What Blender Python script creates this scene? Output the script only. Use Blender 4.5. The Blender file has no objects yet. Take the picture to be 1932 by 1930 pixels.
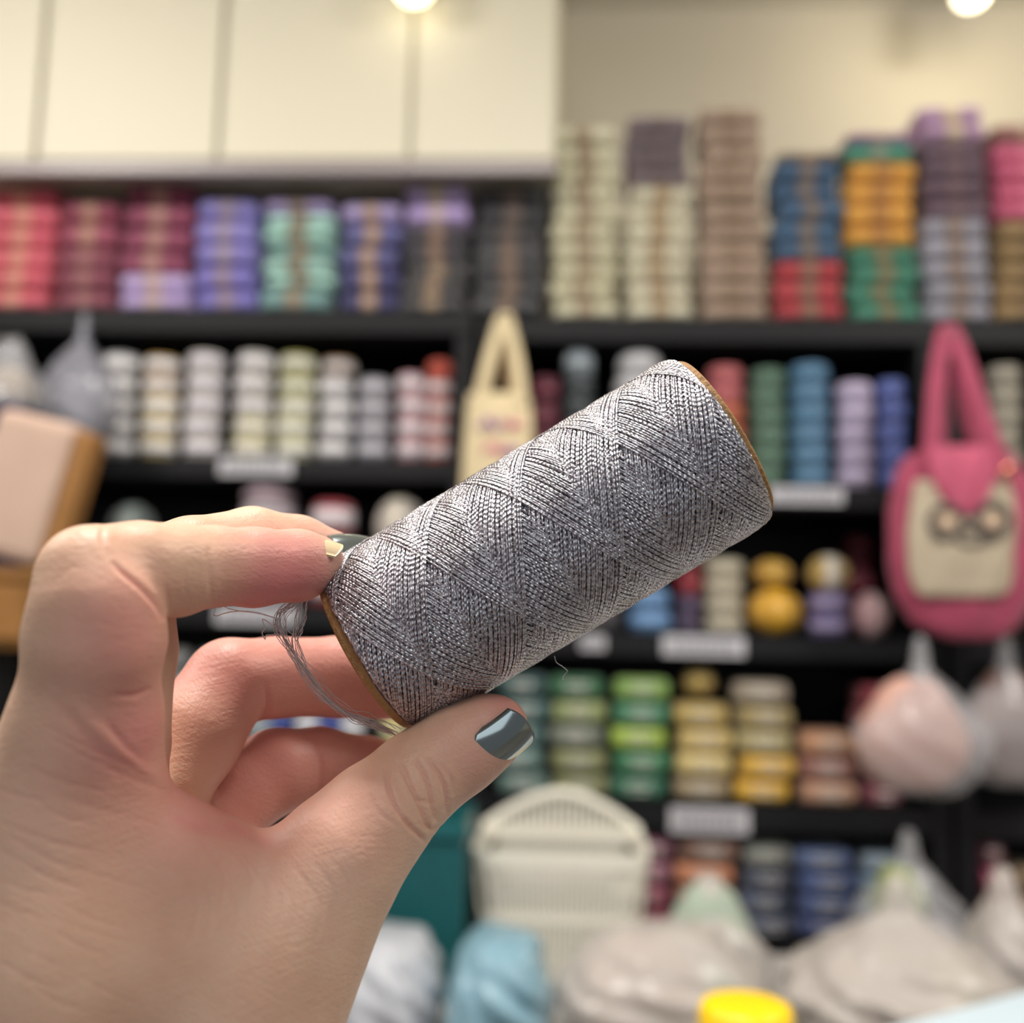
import bpy, bmesh, math, random
import numpy as np
from mathutils import Vector, Matrix

random.seed(7); rng = np.random.default_rng(7)
sc = bpy.context.scene
col = sc.collection

# ------------------------------------------------------------------ camera
F_PX = 1932.0; CX, CY = 966.0, 965.0
CAM = Vector((0, 0, 1.35))
PITCH, YAW, ROLL = math.radians(7.0), math.radians(3.0), 0.022
fw = Vector((-math.sin(YAW)*math.cos(PITCH), math.cos(YAW)*math.cos(PITCH), math.sin(PITCH)))
r0 = Vector((math.cos(YAW), math.sin(YAW), 0))
u0 = r0.cross(fw)
RT = r0*math.cos(ROLL) + u0*math.sin(ROLL)
UP = u0*math.cos(ROLL) - r0*math.sin(ROLL)
cam_data = bpy.data.cameras.new('camera')
cam = bpy.data.objects.new('camera', cam_data); col.objects.link(cam)
cam.matrix_world = Matrix(((RT.x, UP.x, -fw.x, CAM.x), (RT.y, UP.y, -fw.y, CAM.y), (RT.z, UP.z, -fw.z, CAM.z), (0, 0, 0, 1)))
cam_data.sensor_width = 36; cam_data.lens = 36
cam_data.clip_start = 0.01; cam_data.clip_end = 30
cam_data.dof.use_dof = True
cam_data.dof.focus_distance = 0.2065
cam_data.dof.aperture_fstop = 8.0
sc.camera = cam

# ------------------------------------------------------------------ light and exposure
world = bpy.data.worlds.new('world'); sc.world = world; world.use_nodes = True
bg = world.node_tree.nodes['Background']
bg.inputs['Color'].default_value = (0.90, 0.90, 0.96, 1); bg.inputs['Strength'].default_value = 0.2
def area_light(name, loc, target, size, power, colour):
    l = bpy.data.lights.new(name, 'AREA'); l.shape = 'DISK' if not isinstance(size, tuple) else 'RECTANGLE'
    if isinstance(size, tuple): l.size, l.size_y = size
    else: l.size = size
    l.energy = power; l.color = colour
    o = bpy.data.objects.new(name, l); col.objects.link(o); o.location = loc
    o.rotation_euler = (Vector(target) - Vector(loc)).to_track_quat('-Z', 'Y').to_euler()
    return o
area_light('ceiling_light_near', (-0.25, 0.45, 2.80), (-0.2, 0.45, 0), 0.34, 38, (1.0, 0.95, 0.88))
area_light('ceiling_light_rear', (0.35, -0.9, 2.80), (0.1, 0.6, 1.0), 0.6, 11, (1.0, 0.97, 0.92))
area_light('ceiling_light_left', (-1.5, 0.7, 2.80), (-1.0, 1.6, 1.0), 0.5, 29, (1.0, 0.95, 0.88))
area_light('ceiling_light_right', (1.35, 0.7, 2.80), (1.1, 1.6, 1.0), 0.5, 29, (1.0, 0.95, 0.88))
area_light('front_fill_light', (0.6, -2.6, 1.7), (0.1, 1.5, 1.3), (2.2, 1.6), 16, (0.86, 0.93, 1.0))  # cool frontal fill added behind the camera, no window is known there
vs = sc.view_settings
vs.view_transform = 'Standard'; vs.look = 'None'; vs.gamma = 1.0; vs.use_curve_mapping = False
vs.exposure = -0.35
cy = sc.cycles
cy.use_denoising = True
try: cy.denoiser = 'OPENIMAGEDENOISE'
except Exception: pass
cy.max_bounces = 6; cy.diffuse_bounces = 3; cy.glossy_bounces = 3; cy.transmission_bounces = 4; cy.transparent_max_bounces = 8
cy.caustics_reflective = False; cy.caustics_refractive = False
cy.sample_clamp_indirect = 4.0

# ------------------------------------------------------------------ mapping helpers
def ray(x, y):
    return fw + RT*((x-CX)/F_PX) + UP*((CY-y)/F_PX)
def P(x, y, d):                       # point at depth d along the view axis
    return CAM + ray(x, y)*d
def W(x, y, Y):                       # point of the plane Y = const seen at pixel
    r = ray(x, y); return CAM + r*(Y/r.y)

# ------------------------------------------------------------------ materials
def lin(c):
    return tuple(((v/255)/12.92 if v/255 <= 0.04045 else ((v/255+0.055)/1.055)**2.4) for v in c)
def new_mat(name, colour, rough=0.6, metal=0.0, spec=0.5, bump=None, vary=0.0, vscale=20, sheen=0, trans=0.0, alpha=1.0, emit=None, sss=0):
    m = bpy.data.materials.new(name); m.use_nodes = True
    nt = m.node_tree; b = nt.nodes['Principled BSDF']
    b.inputs['Base Color'].default_value = (*colour, 1)
    b.inputs['Roughness'].default_value = rough; b.inputs['Metallic'].default_value = metal
    b.inputs['Specular IOR Level'].default_value = spec
    if sheen: b.inputs['Sheen Weight'].default_value = sheen
    if trans: b.inputs['Transmission Weight'].default_value = trans
    if alpha < 1: b.inputs['Alpha'].default_value = alpha
    if emit: b.inputs['Emission Color'].default_value = (*emit[0], 1); b.inputs['Emission Strength'].default_value = emit[1]
    if vary or bump:
        tc = nt.nodes.new('ShaderNodeTexCoord')
        if vary:
            n = nt.nodes.new('ShaderNodeTexNoise'); n.inputs['Scale'].default_value = vscale; n.inputs['Detail'].default_value = 3
            nt.links.new(tc.outputs['Object'], n.inputs['Vector'])
            hs = nt.nodes.new('ShaderNodeHueSaturation'); hs.inputs['Color'].default_value = (*colour, 1)
            mr = nt.nodes.new('ShaderNodeMapRange'); mr.inputs['From Min'].default_value = 0.3; mr.inputs['From Max'].default_value = 0.7
            mr.inputs['To Min'].default_value = 1-vary; mr.inputs['To Max'].default_value = 1+vary
            nt.links.new(n.outputs['Fac'], mr.inputs['Value']); nt.links.new(mr.outputs['Result'], hs.inputs['Value'])
            nt.links.new(hs.outputs['Color'], b.inputs['Base Color'])
        if bump:
            n2 = nt.nodes.new('ShaderNodeTexNoise'); n2.inputs['Scale'].default_value = bump[0]; n2.inputs['Detail'].default_value = 4
            nt.links.new(tc.outputs['Object'], n2.inputs['Vector'])
            bp = nt.nodes.new('ShaderNodeBump'); bp.inputs['Strength'].default_value = bump[1]; bp.inputs['Distance'].default_value = 0.002
            nt.links.new(n2.outputs['Fac'], bp.inputs['Height']); nt.links.new(bp.outputs['Normal'], b.inputs['Normal'])
    return m
_yc = {}
def yarn_mat(c, gloss=0.55):
    c = tuple(int(v*0.88+17) for v in c); k = (c, gloss)  # every yarn colour lifted towards grey, a haze mixed into the colour
    if k not in _yc:
        _yc[k] = new_mat('yarn_%02x%02x%02x' % tuple(c), lin(c), gloss, bump=(60, 0.5), vary=0.18, vscale=12, sheen=0.2)
    return _yc[k]
def wrap_mat(c):
    k = (tuple(c), 'wrap')
    if k not in _yc:
        m = _yc[k] = new_mat('wrap_%02x%02x%02x' % tuple(c), lin(tuple(min(255, int(v*1.03)) for v in c)), 0.22, bump=(45, 1.0))
        m.node_tree.nodes['Principled BSDF'].inputs['Coat Weight'].default_value = 0.8
        m.node_tree.nodes['Principled BSDF'].inputs['Coat Roughness'].default_value = 0.08
    return _yc[k]
def plastic_mat(name, c, alpha=0.5, rough=0.2):
    m = new_mat(name, lin(c), rough, alpha=alpha, bump=(14, 0.6)); return m

M_black = new_mat('black_laminate', lin((18, 18, 21)), 0.6, spec=0.25, vary=0.1)
M_blackback = new_mat('black_backing', lin((12, 11, 13)), 0.7)
M_cream = new_mat('cream_cabinet_paint', lin((212, 205, 184)), 0.55)
M_rail = new_mat('grey_cabinet_rail', lin((150, 140, 140)), 0.4)
M_wall = new_mat('plaster_wall', lin((205, 197, 180)), 0.8, bump=(40, 0.1))
M_floor = new_mat('floor_tile', lin((120, 112, 105)), 0.4, vary=0.1, vscale=3)
M_ceil = new_mat('ceiling_paint', lin((225, 222, 212)), 0.8)
M_kraft = new_mat('kraft_paper', lin((186, 150, 118)), 0.6, vary=0.1)
M_white = new_mat('white_label', lin((196, 194, 200)), 0.35)
M_print = new_mat('label_print', lin((90, 90, 100)), 0.5)
M_metal = new_mat('chrome_hook', (0.7, 0.7, 0.72), 0.2, 1.0)
M_lamp = new_mat('lamp_lens', (1, 0.95, 0.75), 0.5, emit=((1.0, 0.90, 0.62), 5.0))

# ------------------------------------------------------------------ mesh helpers
def mesh_np(name, V, Fs, smooth=True, uv=None):
    me = bpy.data.meshes.new(name)
    V = np.asarray(V, dtype=np.float32)
    if isinstance(Fs, np.ndarray):
        n, k = Fs.shape
        me.vertices.add(len(V)); me.vertices.foreach_set('co', V.ravel())
        me.loops.add(n*k); me.loops.foreach_set('vertex_index', Fs.astype(np.int32).ravel())
        me.polygons.add(n); me.polygons.foreach_set('loop_start', np.arange(0, n*k, k, dtype=np.int32))
        try: me.polygons.foreach_set('loop_total', np.full(n, k, dtype=np.int32))
        except Exception: pass
        me.update(calc_edges=True)
    else:
        me.from_pydata([tuple(map(float, v)) for v in V], [], Fs); me.update()
    if smooth: me.polygons.foreach_set('use_smooth', np.ones(len(me.polygons), dtype=bool))
    if uv is not None:
        l = me.uv_layers.new(name='UVMap'); l.data.foreach_set('uv', np.asarray(uv, dtype=np.float32).ravel())
    me.update()
    return me
def link(name, me, mat, parent=None, loc=(0, 0, 0), rot=None, scale=None, objmat=False):
    o = bpy.data.objects.new(name, me); col.objects.link(o)
    if objmat:
        if not me.materials: me.materials.append(None)
        o.material_slots[0].link = 'OBJECT'; o.material_slots[0].material = mat
    elif mat is not None and not me.materials: me.materials.append(mat)
    if parent: o.parent = parent
    o.location = loc
    if rot: o.rotation_euler = rot
    if scale: o.scale = scale
    return o
def tag(o, label=None, cat=None, group=None, kind=None):
    if label and len(label.split()) > 16: open('/tmp/long.txt','a').write(label+chr(10))
    if label: o['label'] = label
    if cat: o['category'] = cat
    if group: o['group'] = group
    if kind: o['kind'] = kind
    return o
def thing(name, label, cat, loc=(0, 0, 0), rot=None, group=None):
    o = bpy.data.objects.new(name, None); col.objects.link(o); o.empty_display_size = 0.02
    o.location = loc
    if rot: o.rotation_euler = rot
    return tag(o, label, cat, group)
def box_me(name, x0, x1, y0, y1, z0, z1, bevel=0.0, seg=2):
    bm = bmesh.new(); bmesh.ops.create_cube(bm, size=1)
    for v in bm.verts:
        v.co = Vector((x0+(v.co.x+.5)*(x1-x0), y0+(v.co.y+.5)*(y1-y0), z0+(v.co.z+.5)*(z1-z0)))
    if bevel: bmesh.ops.bevel(bm, geom=bm.edges[:]+bm.verts[:], offset=bevel, segments=seg, affect='EDGES', profile=0.6)
    me = bpy.data.meshes.new(name); bm.to_mesh(me); bm.free(); return me
def box(name, ext, mat, parent=None, bevel=0.0, kind=None, loc=(0, 0, 0), rot=None):
    o = link(name, box_me(name, *ext, bevel=bevel), mat, parent, loc, rot)
    if kind: o['kind'] = kind
    return o
def grid_faces(nu, nv, wrap_u=False, wrap_v=False):
    iu = np.arange(nu if wrap_u else nu-1); iv = np.arange(nv if wrap_v else nv-1)
    A, B = np.meshgrid(iu, iv, indexing='ij'); A = A.ravel(); B = B.ravel()
    A2 = (A+1) % nu; B2 = (B+1) % nv
    return np.stack([A*nv+B, A2*nv+B, A2*nv+B2, A*nv+B2], 1)
def lathe(name, prof, n=28, ridge=0.0, nr=0):
    prof = np.array(prof, dtype=float); a = np.linspace(0, 2*np.pi, n, endpoint=False)
    R = prof[:, 0][:, None]*(1+ridge*np.cos(a*nr)[None, :]); Z = np.repeat(prof[:, 1][:, None], n, 1)
    V = np.stack([R*np.cos(a), R*np.sin(a), Z], -1).reshape(-1, 3)
    return mesh_np(name, V, grid_faces(len(prof), n, wrap_v=True)[:, ::-1].copy())
def superell(name, nu=26, nv=18, e1=0.45, e2=0.45, ridge=0.0, nr=0, u0=-np.pi, u1=np.pi):
    u = np.linspace(-np.pi/2, np.pi/2, nu); v = np.linspace(0, 2*np.pi, nv, endpoint=False)
    f = lambda w, e: np.sign(w)*np.abs(w)**e
    U, Vv = np.meshgrid(u, v, indexing='ij')
    X = f(np.sin(U), e1)*0.5; rr = f(np.cos(U), e1)
    mod = 1 + ridge*np.cos(nr*Vv + 5*np.sin(U))
    Y = rr*f(np.cos(Vv), e2)*0.5*mod; Z = rr*f(np.sin(Vv), e2)*0.5*mod
    return mesh_np(name, np.stack([X, Y, Z], -1).reshape(-1, 3), grid_faces(nu, nv, wrap_v=True)[:, ::-1].copy())
def tube_np(pts, rad, ns=8, closed_caps=True, flat=1.0, up=None):
    pts = np.asarray(pts, float); n = len(pts)
    rad = np.broadcast_to(np.asarray(rad, float), (n,))
    T = np.gradient(pts, axis=0); T /= np.linalg.norm(T, axis=1)[:, None]+1e-12
    ref = np.array(up if up is not None else [0.13, 0.21, 0.97])
    N = np.cross(T, ref); N /= np.linalg.norm(N, axis=1)[:, None]+1e-12
    B = np.cross(T, N)
    a = np.linspace(0, 2*np.pi, ns, endpoint=False)
    V = pts[:, None, :] + rad[:, None, None]*(np.cos(a)[None, :, None]*N[:, None, :] + flat*np.sin(a)[None, :, None]*B[:, None, :])
    return V.reshape(-1, 3), grid_faces(n, ns, wrap_v=True)
def spline(pts, n):
    pts = np.asarray(pts, float); m = len(pts)
    e = np.vstack([2*pts[0]-pts[1], pts, 2*pts[-1]-pts[-2]])
    t = np.linspace(0, m-1-1e-6, n); i = t.astype(int); f = (t-i)[:, None]
    p0, p1, p2, p3 = e[i], e[i+1], e[i+2], e[i+3]
    return 0.5*((2*p1)+(-p0+p2)*f+(2*p0-5*p1+4*p2-p3)*f**2+(-p0+3*p1-3*p2+p3)*f**3)
def tube(name, pts, rad, mat, parent=None, n=None, ns=8, flat=1.0, up=None):
    if n: pts = spline(pts, n)
    V, Fq = tube_np(pts, rad, ns, flat=flat, up=up)
    nv = len(V); c0 = V[:ns].mean(0); c1 = V[-ns:].mean(0)
    F = [tuple(map(int, f)) for f in Fq] + [tuple(range(ns-1, -1, -1)), tuple(range(nv-ns, nv))]
    return link(name, mesh_np(name, V, F), mat, parent)
def ordinal(i):
    return ['bottom', 'second', 'third', 'fourth', 'fifth', 'sixth', 'seventh', 'eighth', 'ninth', 'tenth', 'eleventh', 'twelfth'][i]

# ------------------------------------------------------------------ room
YW = 2.45
box('wall_back', (-2.6, 2.4, YW, YW+0.1, 0, 2.95), M_wall, kind='structure')
box('wall_left', (-2.7, -2.6, -0.6, YW+0.1, 0, 2.95), M_wall, kind='structure')
box('wall_right', (2.4, 2.5, -0.6, YW+0.1, 0, 2.95), M_wall, kind='structure')
box('floor', (-2.7, 2.5, -0.6, YW+0.1, -0.1, 0), M_floor, kind='structure')
box('ceiling', (-2.7, 2.5, -0.6, YW+0.1, 2.95, 3.05), M_ceil, kind='structure')

# ------------------------------------------------------------------ shelving
YF = 2.0                                                   # front plane of the shelving
def shelf_unit(name, label, xl, xr, zt, shelves, side_th=0.035, bottom=0.0):
    t = thing(name, label, 'shelving', (0, 0, 0))
    box('side_panel', (xl, xl+side_th, YF, YW-0.02, bottom, zt-0.05), M_black, t, 0.002)
    box('side_panel', (xr-side_th, xr, YF, YW-0.02, bottom, zt-0.05), M_black, t, 0.002)
    box('back_panel', (xl+side_th, xr-side_th, YW-0.03, YW-0.02, bottom, zt-0.05), M_blackback, t)
    box('top_board', (xl, xr, YF-0.005, YW-0.02, zt-0.05, zt), M_black, t, 0.003)
    for z1, th in shelves:
        box('shelf', (xl+side_th, xr-side_th, YF, YW-0.03, z1-th, z1), M_black, t, 0.002)
    return t
def zat(x, y, Y=YF): return W(x, y, Y).z
def xat(x, y, Y=YF): return W(x, y, Y).x
zL1 = zat(430, 584); zR1 = zat(1400, 601)
zL2 = zat(520, 864); zL3 = zat(480, 1142); zL4 = zat(480, 1440)
zR2 = zat(1480, 917); zR3 = zat(1320, 1197); zR4 = zat(1320, 1517); zR5 = zat(1320, 1770)
XA0, XA1 = xat(-330, 760), xat(889, 760)
XB0, XB1 = XA1+0.012, xat(1778, 1000)
XC0, XC1 = XB1+0.01, xat(2350, 1000)
uL = shelf_unit('shelf_unit', 'black shelving unit on the left holding the white and yellow wrapped yarns', XA0, XA1, zL1, [(zL2, 0.042), (zL3, 0.042), (zL4, 0.042), (0.75, 0.04), (0.4, 0.04)])
uR = shelf_unit('shelf_unit', 'wide black shelving unit behind the spool and above the white basket', XB0, XB1, zR1, [(zR2, 0.042), (zR3, 0.044), (zR4, 0.048), (zR5, 0.045), (0.4, 0.04)])
uC = shelf_unit('shelf_unit', 'black shelving unit at the right edge behind the hanging pink bag', XC0, XC1, zR1-0.003, [(zR2, 0.042), (zR3, 0.044), (zR4, 0.048), (zR5, 0.045), (0.4, 0.04)])
def price_label(x0, x1, y0, y1, parent):
    a = W(x0, y1, YF-0.006); b = W(x1, y0, YF-0.006)
    zt = max(a.z, b.z); zb = min(a.z, b.z)
    z0, z1 = zb, zt
    p = link('price_label', box_me('price_label', a.x, b.x, YF-0.006, YF-0.001, z0, z1, bevel=0.002), M_white, parent)
    n = max(3, int((b.x-a.x)/0.018)); w = (b.x-a.x)*0.8/n
    V = []; Fc = []
    for k in range(n):
        xx = a.x+(b.x-a.x)*0.1+k*w
        for zz in (0.62, 0.33):
            hh = (z1-z0)*0.09; i = len(V); zc = z0+(z1-z0)*zz
            V += [(xx, YF-0.0065, zc-hh), (xx+w*0.66, YF-0.0065, zc-hh), (xx+w*0.66, YF-0.0065, zc+hh), (xx, YF-0.0065, zc+hh)]
            Fc.append((i, i+1, i+2, i+3))
    link('print', mesh_np('print', V, Fc, False), M_print, p)
price_label(412, 552, 866, 896, uL); price_label(405, 560, 1146, 1176, uL)
price_label(1452, 1592, 921, 949, uR); price_label(1250, 1406, 1202, 1236, uR); price_label(1095, 1142, 1200, 1226, uR)
price_label(1264, 1414, 1528, 1570, uR); price_label(700, 800, 1500, 1530, uL)

# ------------------------------------------------------------------ wall cabinets
YC = 1.93
zc0 = zat(500, 303, YC); rail_h = 0.026
seams = [-290, 78, 418, 778, 1052]
cab_desc = ['cream wall cabinet at the left edge above the coral and maroon yarns', 'cream wall cabinet above the violet and maroon yarn stacks, second from left',
            'cream wall cabinet above the mint and indigo yarn stacks, under the left lamp', 'narrow cream wall cabinet at the end of the row above the dark grey yarns']
for i in range(4):
    xa, xb = xat(seams[i], 150, YC), xat(seams[i+1], 150, YC)
    t = thing('wall_cabinet', cab_desc[i], 'cabinet', ((xa+xb)/2, YC, zc0), group='cream wall cabinets in a row')
    w = (xb-xa)/2
    box('cabinet_body', (-w, w, 0.022, YW-YC-0.001, 0.0, 2.94-zc0), M_cream, t, 0.001)
    box('door', (-w+0.006, w-0.006, 0, 0.02, 0.004, 2.90-zc0), M_cream, t, 0.003)
    box('bottom_rail', (-w, w, 0.0, 0.03, -rail_h, 0.0), M_rail, t, 0.002)

# ------------------------------------------------------------------ lamps
for (lx, ly, lab) in ((780, -24, 'round glowing lamp in front of the cream wall cabinets'), (1832, -10, 'round glowing lamp at the top right by the beige wall')):
    p = W(lx, ly, 1.86 if lx < 1000 else 2.2)
    t = thing('ceiling_lamp', lab, 'lamp', (p.x, p.y, p.z), group='round glowing lamps')
    link('lamp_bulb', superell('lamp_bulb', 16, 20, 1, 1), M_lamp, t, scale=(0.075, 0.075, 0.06))
    link('lamp_housing', lathe('lamp_housing', [(0.001, 0.10), (0.03, 0.10), (0.038, 0.03), (0.042, 0.012), (0.036, 0.012), (0.03, 0.03), (0.001, 0.04)]), M_cream, t)
    link('lamp_stem', lathe('lamp_stem', [(0.006, 0.09), (0.006, 2.95-p.z)], 10), M_cream, t)
    l = bpy.data.lights.new('lamp_glow', 'POINT'); l.energy = 0.12 if lx < 1000 else 4.0; l.color = (1.0, 0.88, 0.60); l.shadow_soft_size = 0.04
    lo = bpy.data.objects.new('lamp_glow', l); col.objects.link(lo); lo.location = (p.x, p.y-0.06, p.z-0.03)

# ------------------------------------------------------------------ yarn goods
me_skein = superell('skein_yarn', 22, 28, 0.26, 0.62, 0.03, 9)
def band_mesh(name, w=0.26, e2=0.62, s=1.02):
    v = np.linspace(0, 2*np.pi, 28, endpoint=False); f = lambda q, e: np.sign(q)*np.abs(q)**e
    rows = []
    for x, k in ((-w/2, .93), (-w/2, s), (w/2, s), (w/2, .93)):
        rows.append(np.stack([np.full(28, x), f(np.cos(v), e2)*0.5*k, f(np.sin(v), e2)*0.5*k], -1))
    return mesh_np(name, np.array(rows).reshape(-1, 3), grid_faces(4, 28, wrap_v=True)[:, ::-1].copy(), False)
me_band = band_mesh('paper_band'); me_wideband = band_mesh('wide_band', 0.62, 0.62, 1.02)
me_print = mesh_np('print', np.array([[x+dx, -0.52, z+dz] for (x, z, w, h) in ((-.22, .10, .44, .12), (-.16, -.16, .1, .09), (0.0, -.16, .16, .09)) for dx, dz in ((0, 0), (w, 0), (w, h), (0, h))]), np.arange(12).reshape(3, 4), False)
M_bandprint = new_mat('pale_print', lin((225, 218, 205)), 0.4)
def skein(label, w, d, h, c, band=(176, 146, 120), loc=(0, 0, 0), rz=0, group=None, wide=False, prn=None, name='yarn_skein'):
    t = thing(name, label, 'yarn', loc, (0, 0, rz), group)
    link('yarn', me_skein, yarn_mat(c), t, (0, 0, h/2), scale=(w, d, h), objmat=True)
    b = link('paper_band', me_wideband if wide else me_band, yarn_mat(band, 0.35), t, (0, 0, h/2), scale=(w, d, h), objmat=True)
    if prn: link('print', me_print, yarn_mat(prn, 0.3), b, (0, 0, 0), objmat=True)
    return t
def stack(desc, x0, x1, ybase, Y, rows, zbase, d=0.12, band=(176, 146, 120), group=None, wide=False, prn=None, gap=0.002, jit=0.006, yref=None):
    """rows: bottom first, (colour name, rgb, pixel height, band override)"""
    xa, xb = xat(x0, ybase, Y), xat(x1, ybase, Y); w = xb-xa; xc = (xa+xb)/2
    mm = (W(x0, ybase-100, Y).z-W(x0, ybase, Y).z)/100
    z = zbase+0.0008; n = len(rows)
    for i, r in enumerate(rows):
        h = r[2]*mm*1.0
        bc = r[3] if len(r) > 3 else band
        pos = 'bottom' if i == 0 else ('top' if i == n-1 else ordinal(i)+' up')
        skein('%s yarn skein, %s in the %s' % (r[0], pos, desc), w-gap-0.004, d, h*0.975, r[1], bc, (xc+random.uniform(-jit, jit), Y+d/2+0.004+random.uniform(0, .008), z), random.uniform(-.04, .04), group or ('yarn skeins in the '+desc), wide, prn)
        z += h*1.0
    return z
def rep(name, c, n, h, band=None):
    out = []
    for k in range(n):
        j = random.uniform(-8, 8); cc = tuple(int(max(5, min(250, v+j))) for v in c)
        out.append((name, cc, h) + ((band,) if band else ()))
    return out
Yt = YF
KB = (172, 140, 112)
# top shelf, left half
stack('leftmost stack of the top shelf', -45, 88, 575, Yt, rep('coral pink', (222, 92, 112), 6, 40, (225, 150, 130)), zL1)
stack('maroon stack next to the coral one', 95, 208, 575, Yt, rep('maroon', (142, 62, 84), 3, 40, (170, 110, 110)) + rep('maroon', (150, 58, 84), 2, 48, (190, 140, 120)), zL1)
stack('maroon over lilac stack', 212, 348, 577, Yt, rep('pale lilac', (196, 172, 226), 2, 36, (215, 185, 180)) + rep('deep maroon', (138, 48, 82), 4, 44, (180, 130, 120)), zL1)
stack('periwinkle violet stack', 356, 476, 580, Yt, rep('periwinkle violet', (122, 112, 196), 2, 44, (160, 135, 150)) + rep('light periwinkle', (140, 130, 208), 3, 44, (170, 150, 170)), zL1)
stack('mint and teal stack under a lilac skein', 486, 624, 582, Yt, [('dusty teal', (108, 150, 148), 46), ('pale mint', (176, 222, 210), 27), ('light mint', (182, 226, 214), 27), ('dusty teal', (116, 158, 152), 32), ('pale mint', (176, 224, 210), 28), ('light mint', (184, 228, 216), 28), ('pale lilac', (188, 168, 222), 30)], zL1, band=(150, 130, 105))
stack('indigo stack under a lilac skein', 632, 750, 582, Yt, [('navy blue', (50, 48, 102), 42), ('navy blue', (56, 54, 112), 42), ('indigo', (84, 82, 140), 44), ('indigo', (92, 90, 150), 44), ('pale lilac', (178, 160, 214), 38)], zL1, band=(190, 155, 125))
stack('charcoal stack under lilac skeins', 756, 882, 584, Yt, rep('charcoal', (80, 78, 80), 3, 32, (176, 148, 120)) + rep('charcoal', (66, 62, 70), 2, 36, (150, 120, 100)) + [('shiny lilac', (186, 160, 220), 42, (215, 190, 190)), ('pale lilac', (198, 178, 226), 38, (215, 200, 160))], zL1)
stack('stack left of the tall cream stack', 890, 1026, 588, Yt, rep('dark grey', (70, 70, 74), 4, 34, (140, 115, 98)) + rep('near black', (50, 50, 54), 3, 36, (110, 92, 84)), zL1-0.002)
# top shelf, right half
stack('tall cream stack beside the cabinets', 1036, 1166, 594, Yt, rep('cream', (214, 208, 176), 10, 37.5, (170, 146, 116)), zR1)
stack('cream stack under grey mauve skeins', 1180, 1308, 596, Yt, rep('cream', (212, 205, 178), 7, 37, (176, 146, 108)) + rep('grey mauve', (112, 96, 102), 4, 35, (104, 86, 88)), zR1)
stack('tall tan brown stack', 1322, 1450, 598, Yt, rep('tan brown', (168, 142, 122), 11, 38, (150, 124, 100)), zR1)
stack('blue over red stack', 1466, 1600, 598, Yt, rep('cherry red', (176, 42, 54), 3, 39, (140, 104, 84)) + rep('steel blue', (44, 82, 118), 5, 38, (122, 106, 96)) + [('grey brown', (120, 104, 96), 18)], zR1)
stack('stack of orange over green', 1606, 1742, 600, Yt, rep('emerald green', (48, 126, 100), 4, 36, (128, 118, 80)) + rep('marigold orange', (220, 154, 50), 4, 41, (176, 116, 50)) + [('teal green', (60, 140, 118), 36, (130, 150, 130)), ('dusty purple', (150, 96, 152), 18, (170, 130, 150))], zR1)
stack('stack of plum over silver grey', 1750, 1880, 600, Yt, rep('silver grey', (148, 146, 160), 5, 40, (140, 116, 100)) + rep('dark plum', (88, 64, 80), 4, 38, (108, 80, 88)) + rep('glossy lilac', (190, 150, 188), 2, 34, (225, 205, 170)), zR1)
stack('pink over mustard stack at the right edge', 1888, 2020, 602, Yt, rep('mustard brown', (142, 112, 66), 5, 39, (120, 96, 66)) + rep('rose pink', (204, 84, 122), 4, 38, (220, 110, 140)) + [('rosy brown', (140, 90, 84), 42)], zR1)

# cylindrical wrapped cakes (lathe), stacked in columns
def cake_me(name):
    return lathe(name, [(0.06, 0.0), (0.34, 0.0), (0.42, 0.04), (0.475, 0.14), (0.49, 0.3), (0.5, 0.5), (0.49, 0.7), (0.475, 0.86), (0.42, 0.96), (0.34, 1.0), (0.14, 1.0), (0.12, 0.9), (0.06, 0.9)], 28, 0.012, 9)
me_cake = cake_me('cake_yarn')
me_cakeband = lathe('cake_label', [(0.47, 0.24), (0.497, 0.24), (0.508, 0.5), (0.497, 0.76), (0.47, 0.76)], 28)
def cake(label, w, h, c, band, loc, group, name='yarn_cake', bandscale=1.0):
    t = thing(name, label, 'yarn', loc, (0, 0, random.uniform(0, 6)), group)
    link('yarn', me_cake, yarn_mat(c), t, scale=(w, w, h), objmat=True)
    if band: link('label_band', me_cakeband, wrap_mat(band), t, (0, 0, h*(1-bandscale)/2), scale=(w, w, h*bandscale), objmat=True)
    return t
def cakestack(desc, x0, x1, y, rows, zb, Y=YF+0.012, group=None):
    xa, xb = xat(x0, y, Y), xat(x1, y, Y); w = xb-xa; z = zb+0.0008
    mm = (W(x0, y-100, Y).z-W(x0, y, Y).z)/100; n = len(rows)
    for i, r in enumerate(rows):
        h = r[3]*mm
        pos = 'bottom' if i == 0 else ('top' if i == n-1 else ordinal(i)+' up')
        cake('%s, %s in the %s' % (r[0], pos, desc), w*0.97, h*0.98, r[1], r[2], ((xa+xb)/2+random.uniform(-.003, .003), Y+w/2, z), group or desc)
        z += h
def rc(nm, c, b, n, h): return [(nm, c, b, h)]*n
WH = (250, 246, 252)
cakestack('column beside the hanging grey bag', 168, 238, 856, rc('grey yarn cake in white wrap', (150, 148, 152), WH, 5, 40), zL2)
cakestack('column left of the white one', 246, 318, 858, rc('pale yellow white-labelled cake', (220, 196, 120), WH, 3, 40) + rc('amber white-labelled cake', (176, 134, 56), WH, 2, 38), zL2)
cakestack('white column left of the lemon column', 330, 404, 858, rc('white wrapped yarn cake', (205, 196, 190), (232, 228, 236), 5, 41), zL2)
cakestack('lemon column above the price label', 424, 500, 860, rc('lemon yarn cake with white label', (222, 214, 156), (236, 232, 226), 2, 40) + rc('white wrapped yarn cake', (190, 184, 176), (235, 232, 236), 3, 42), zL2)
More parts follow.
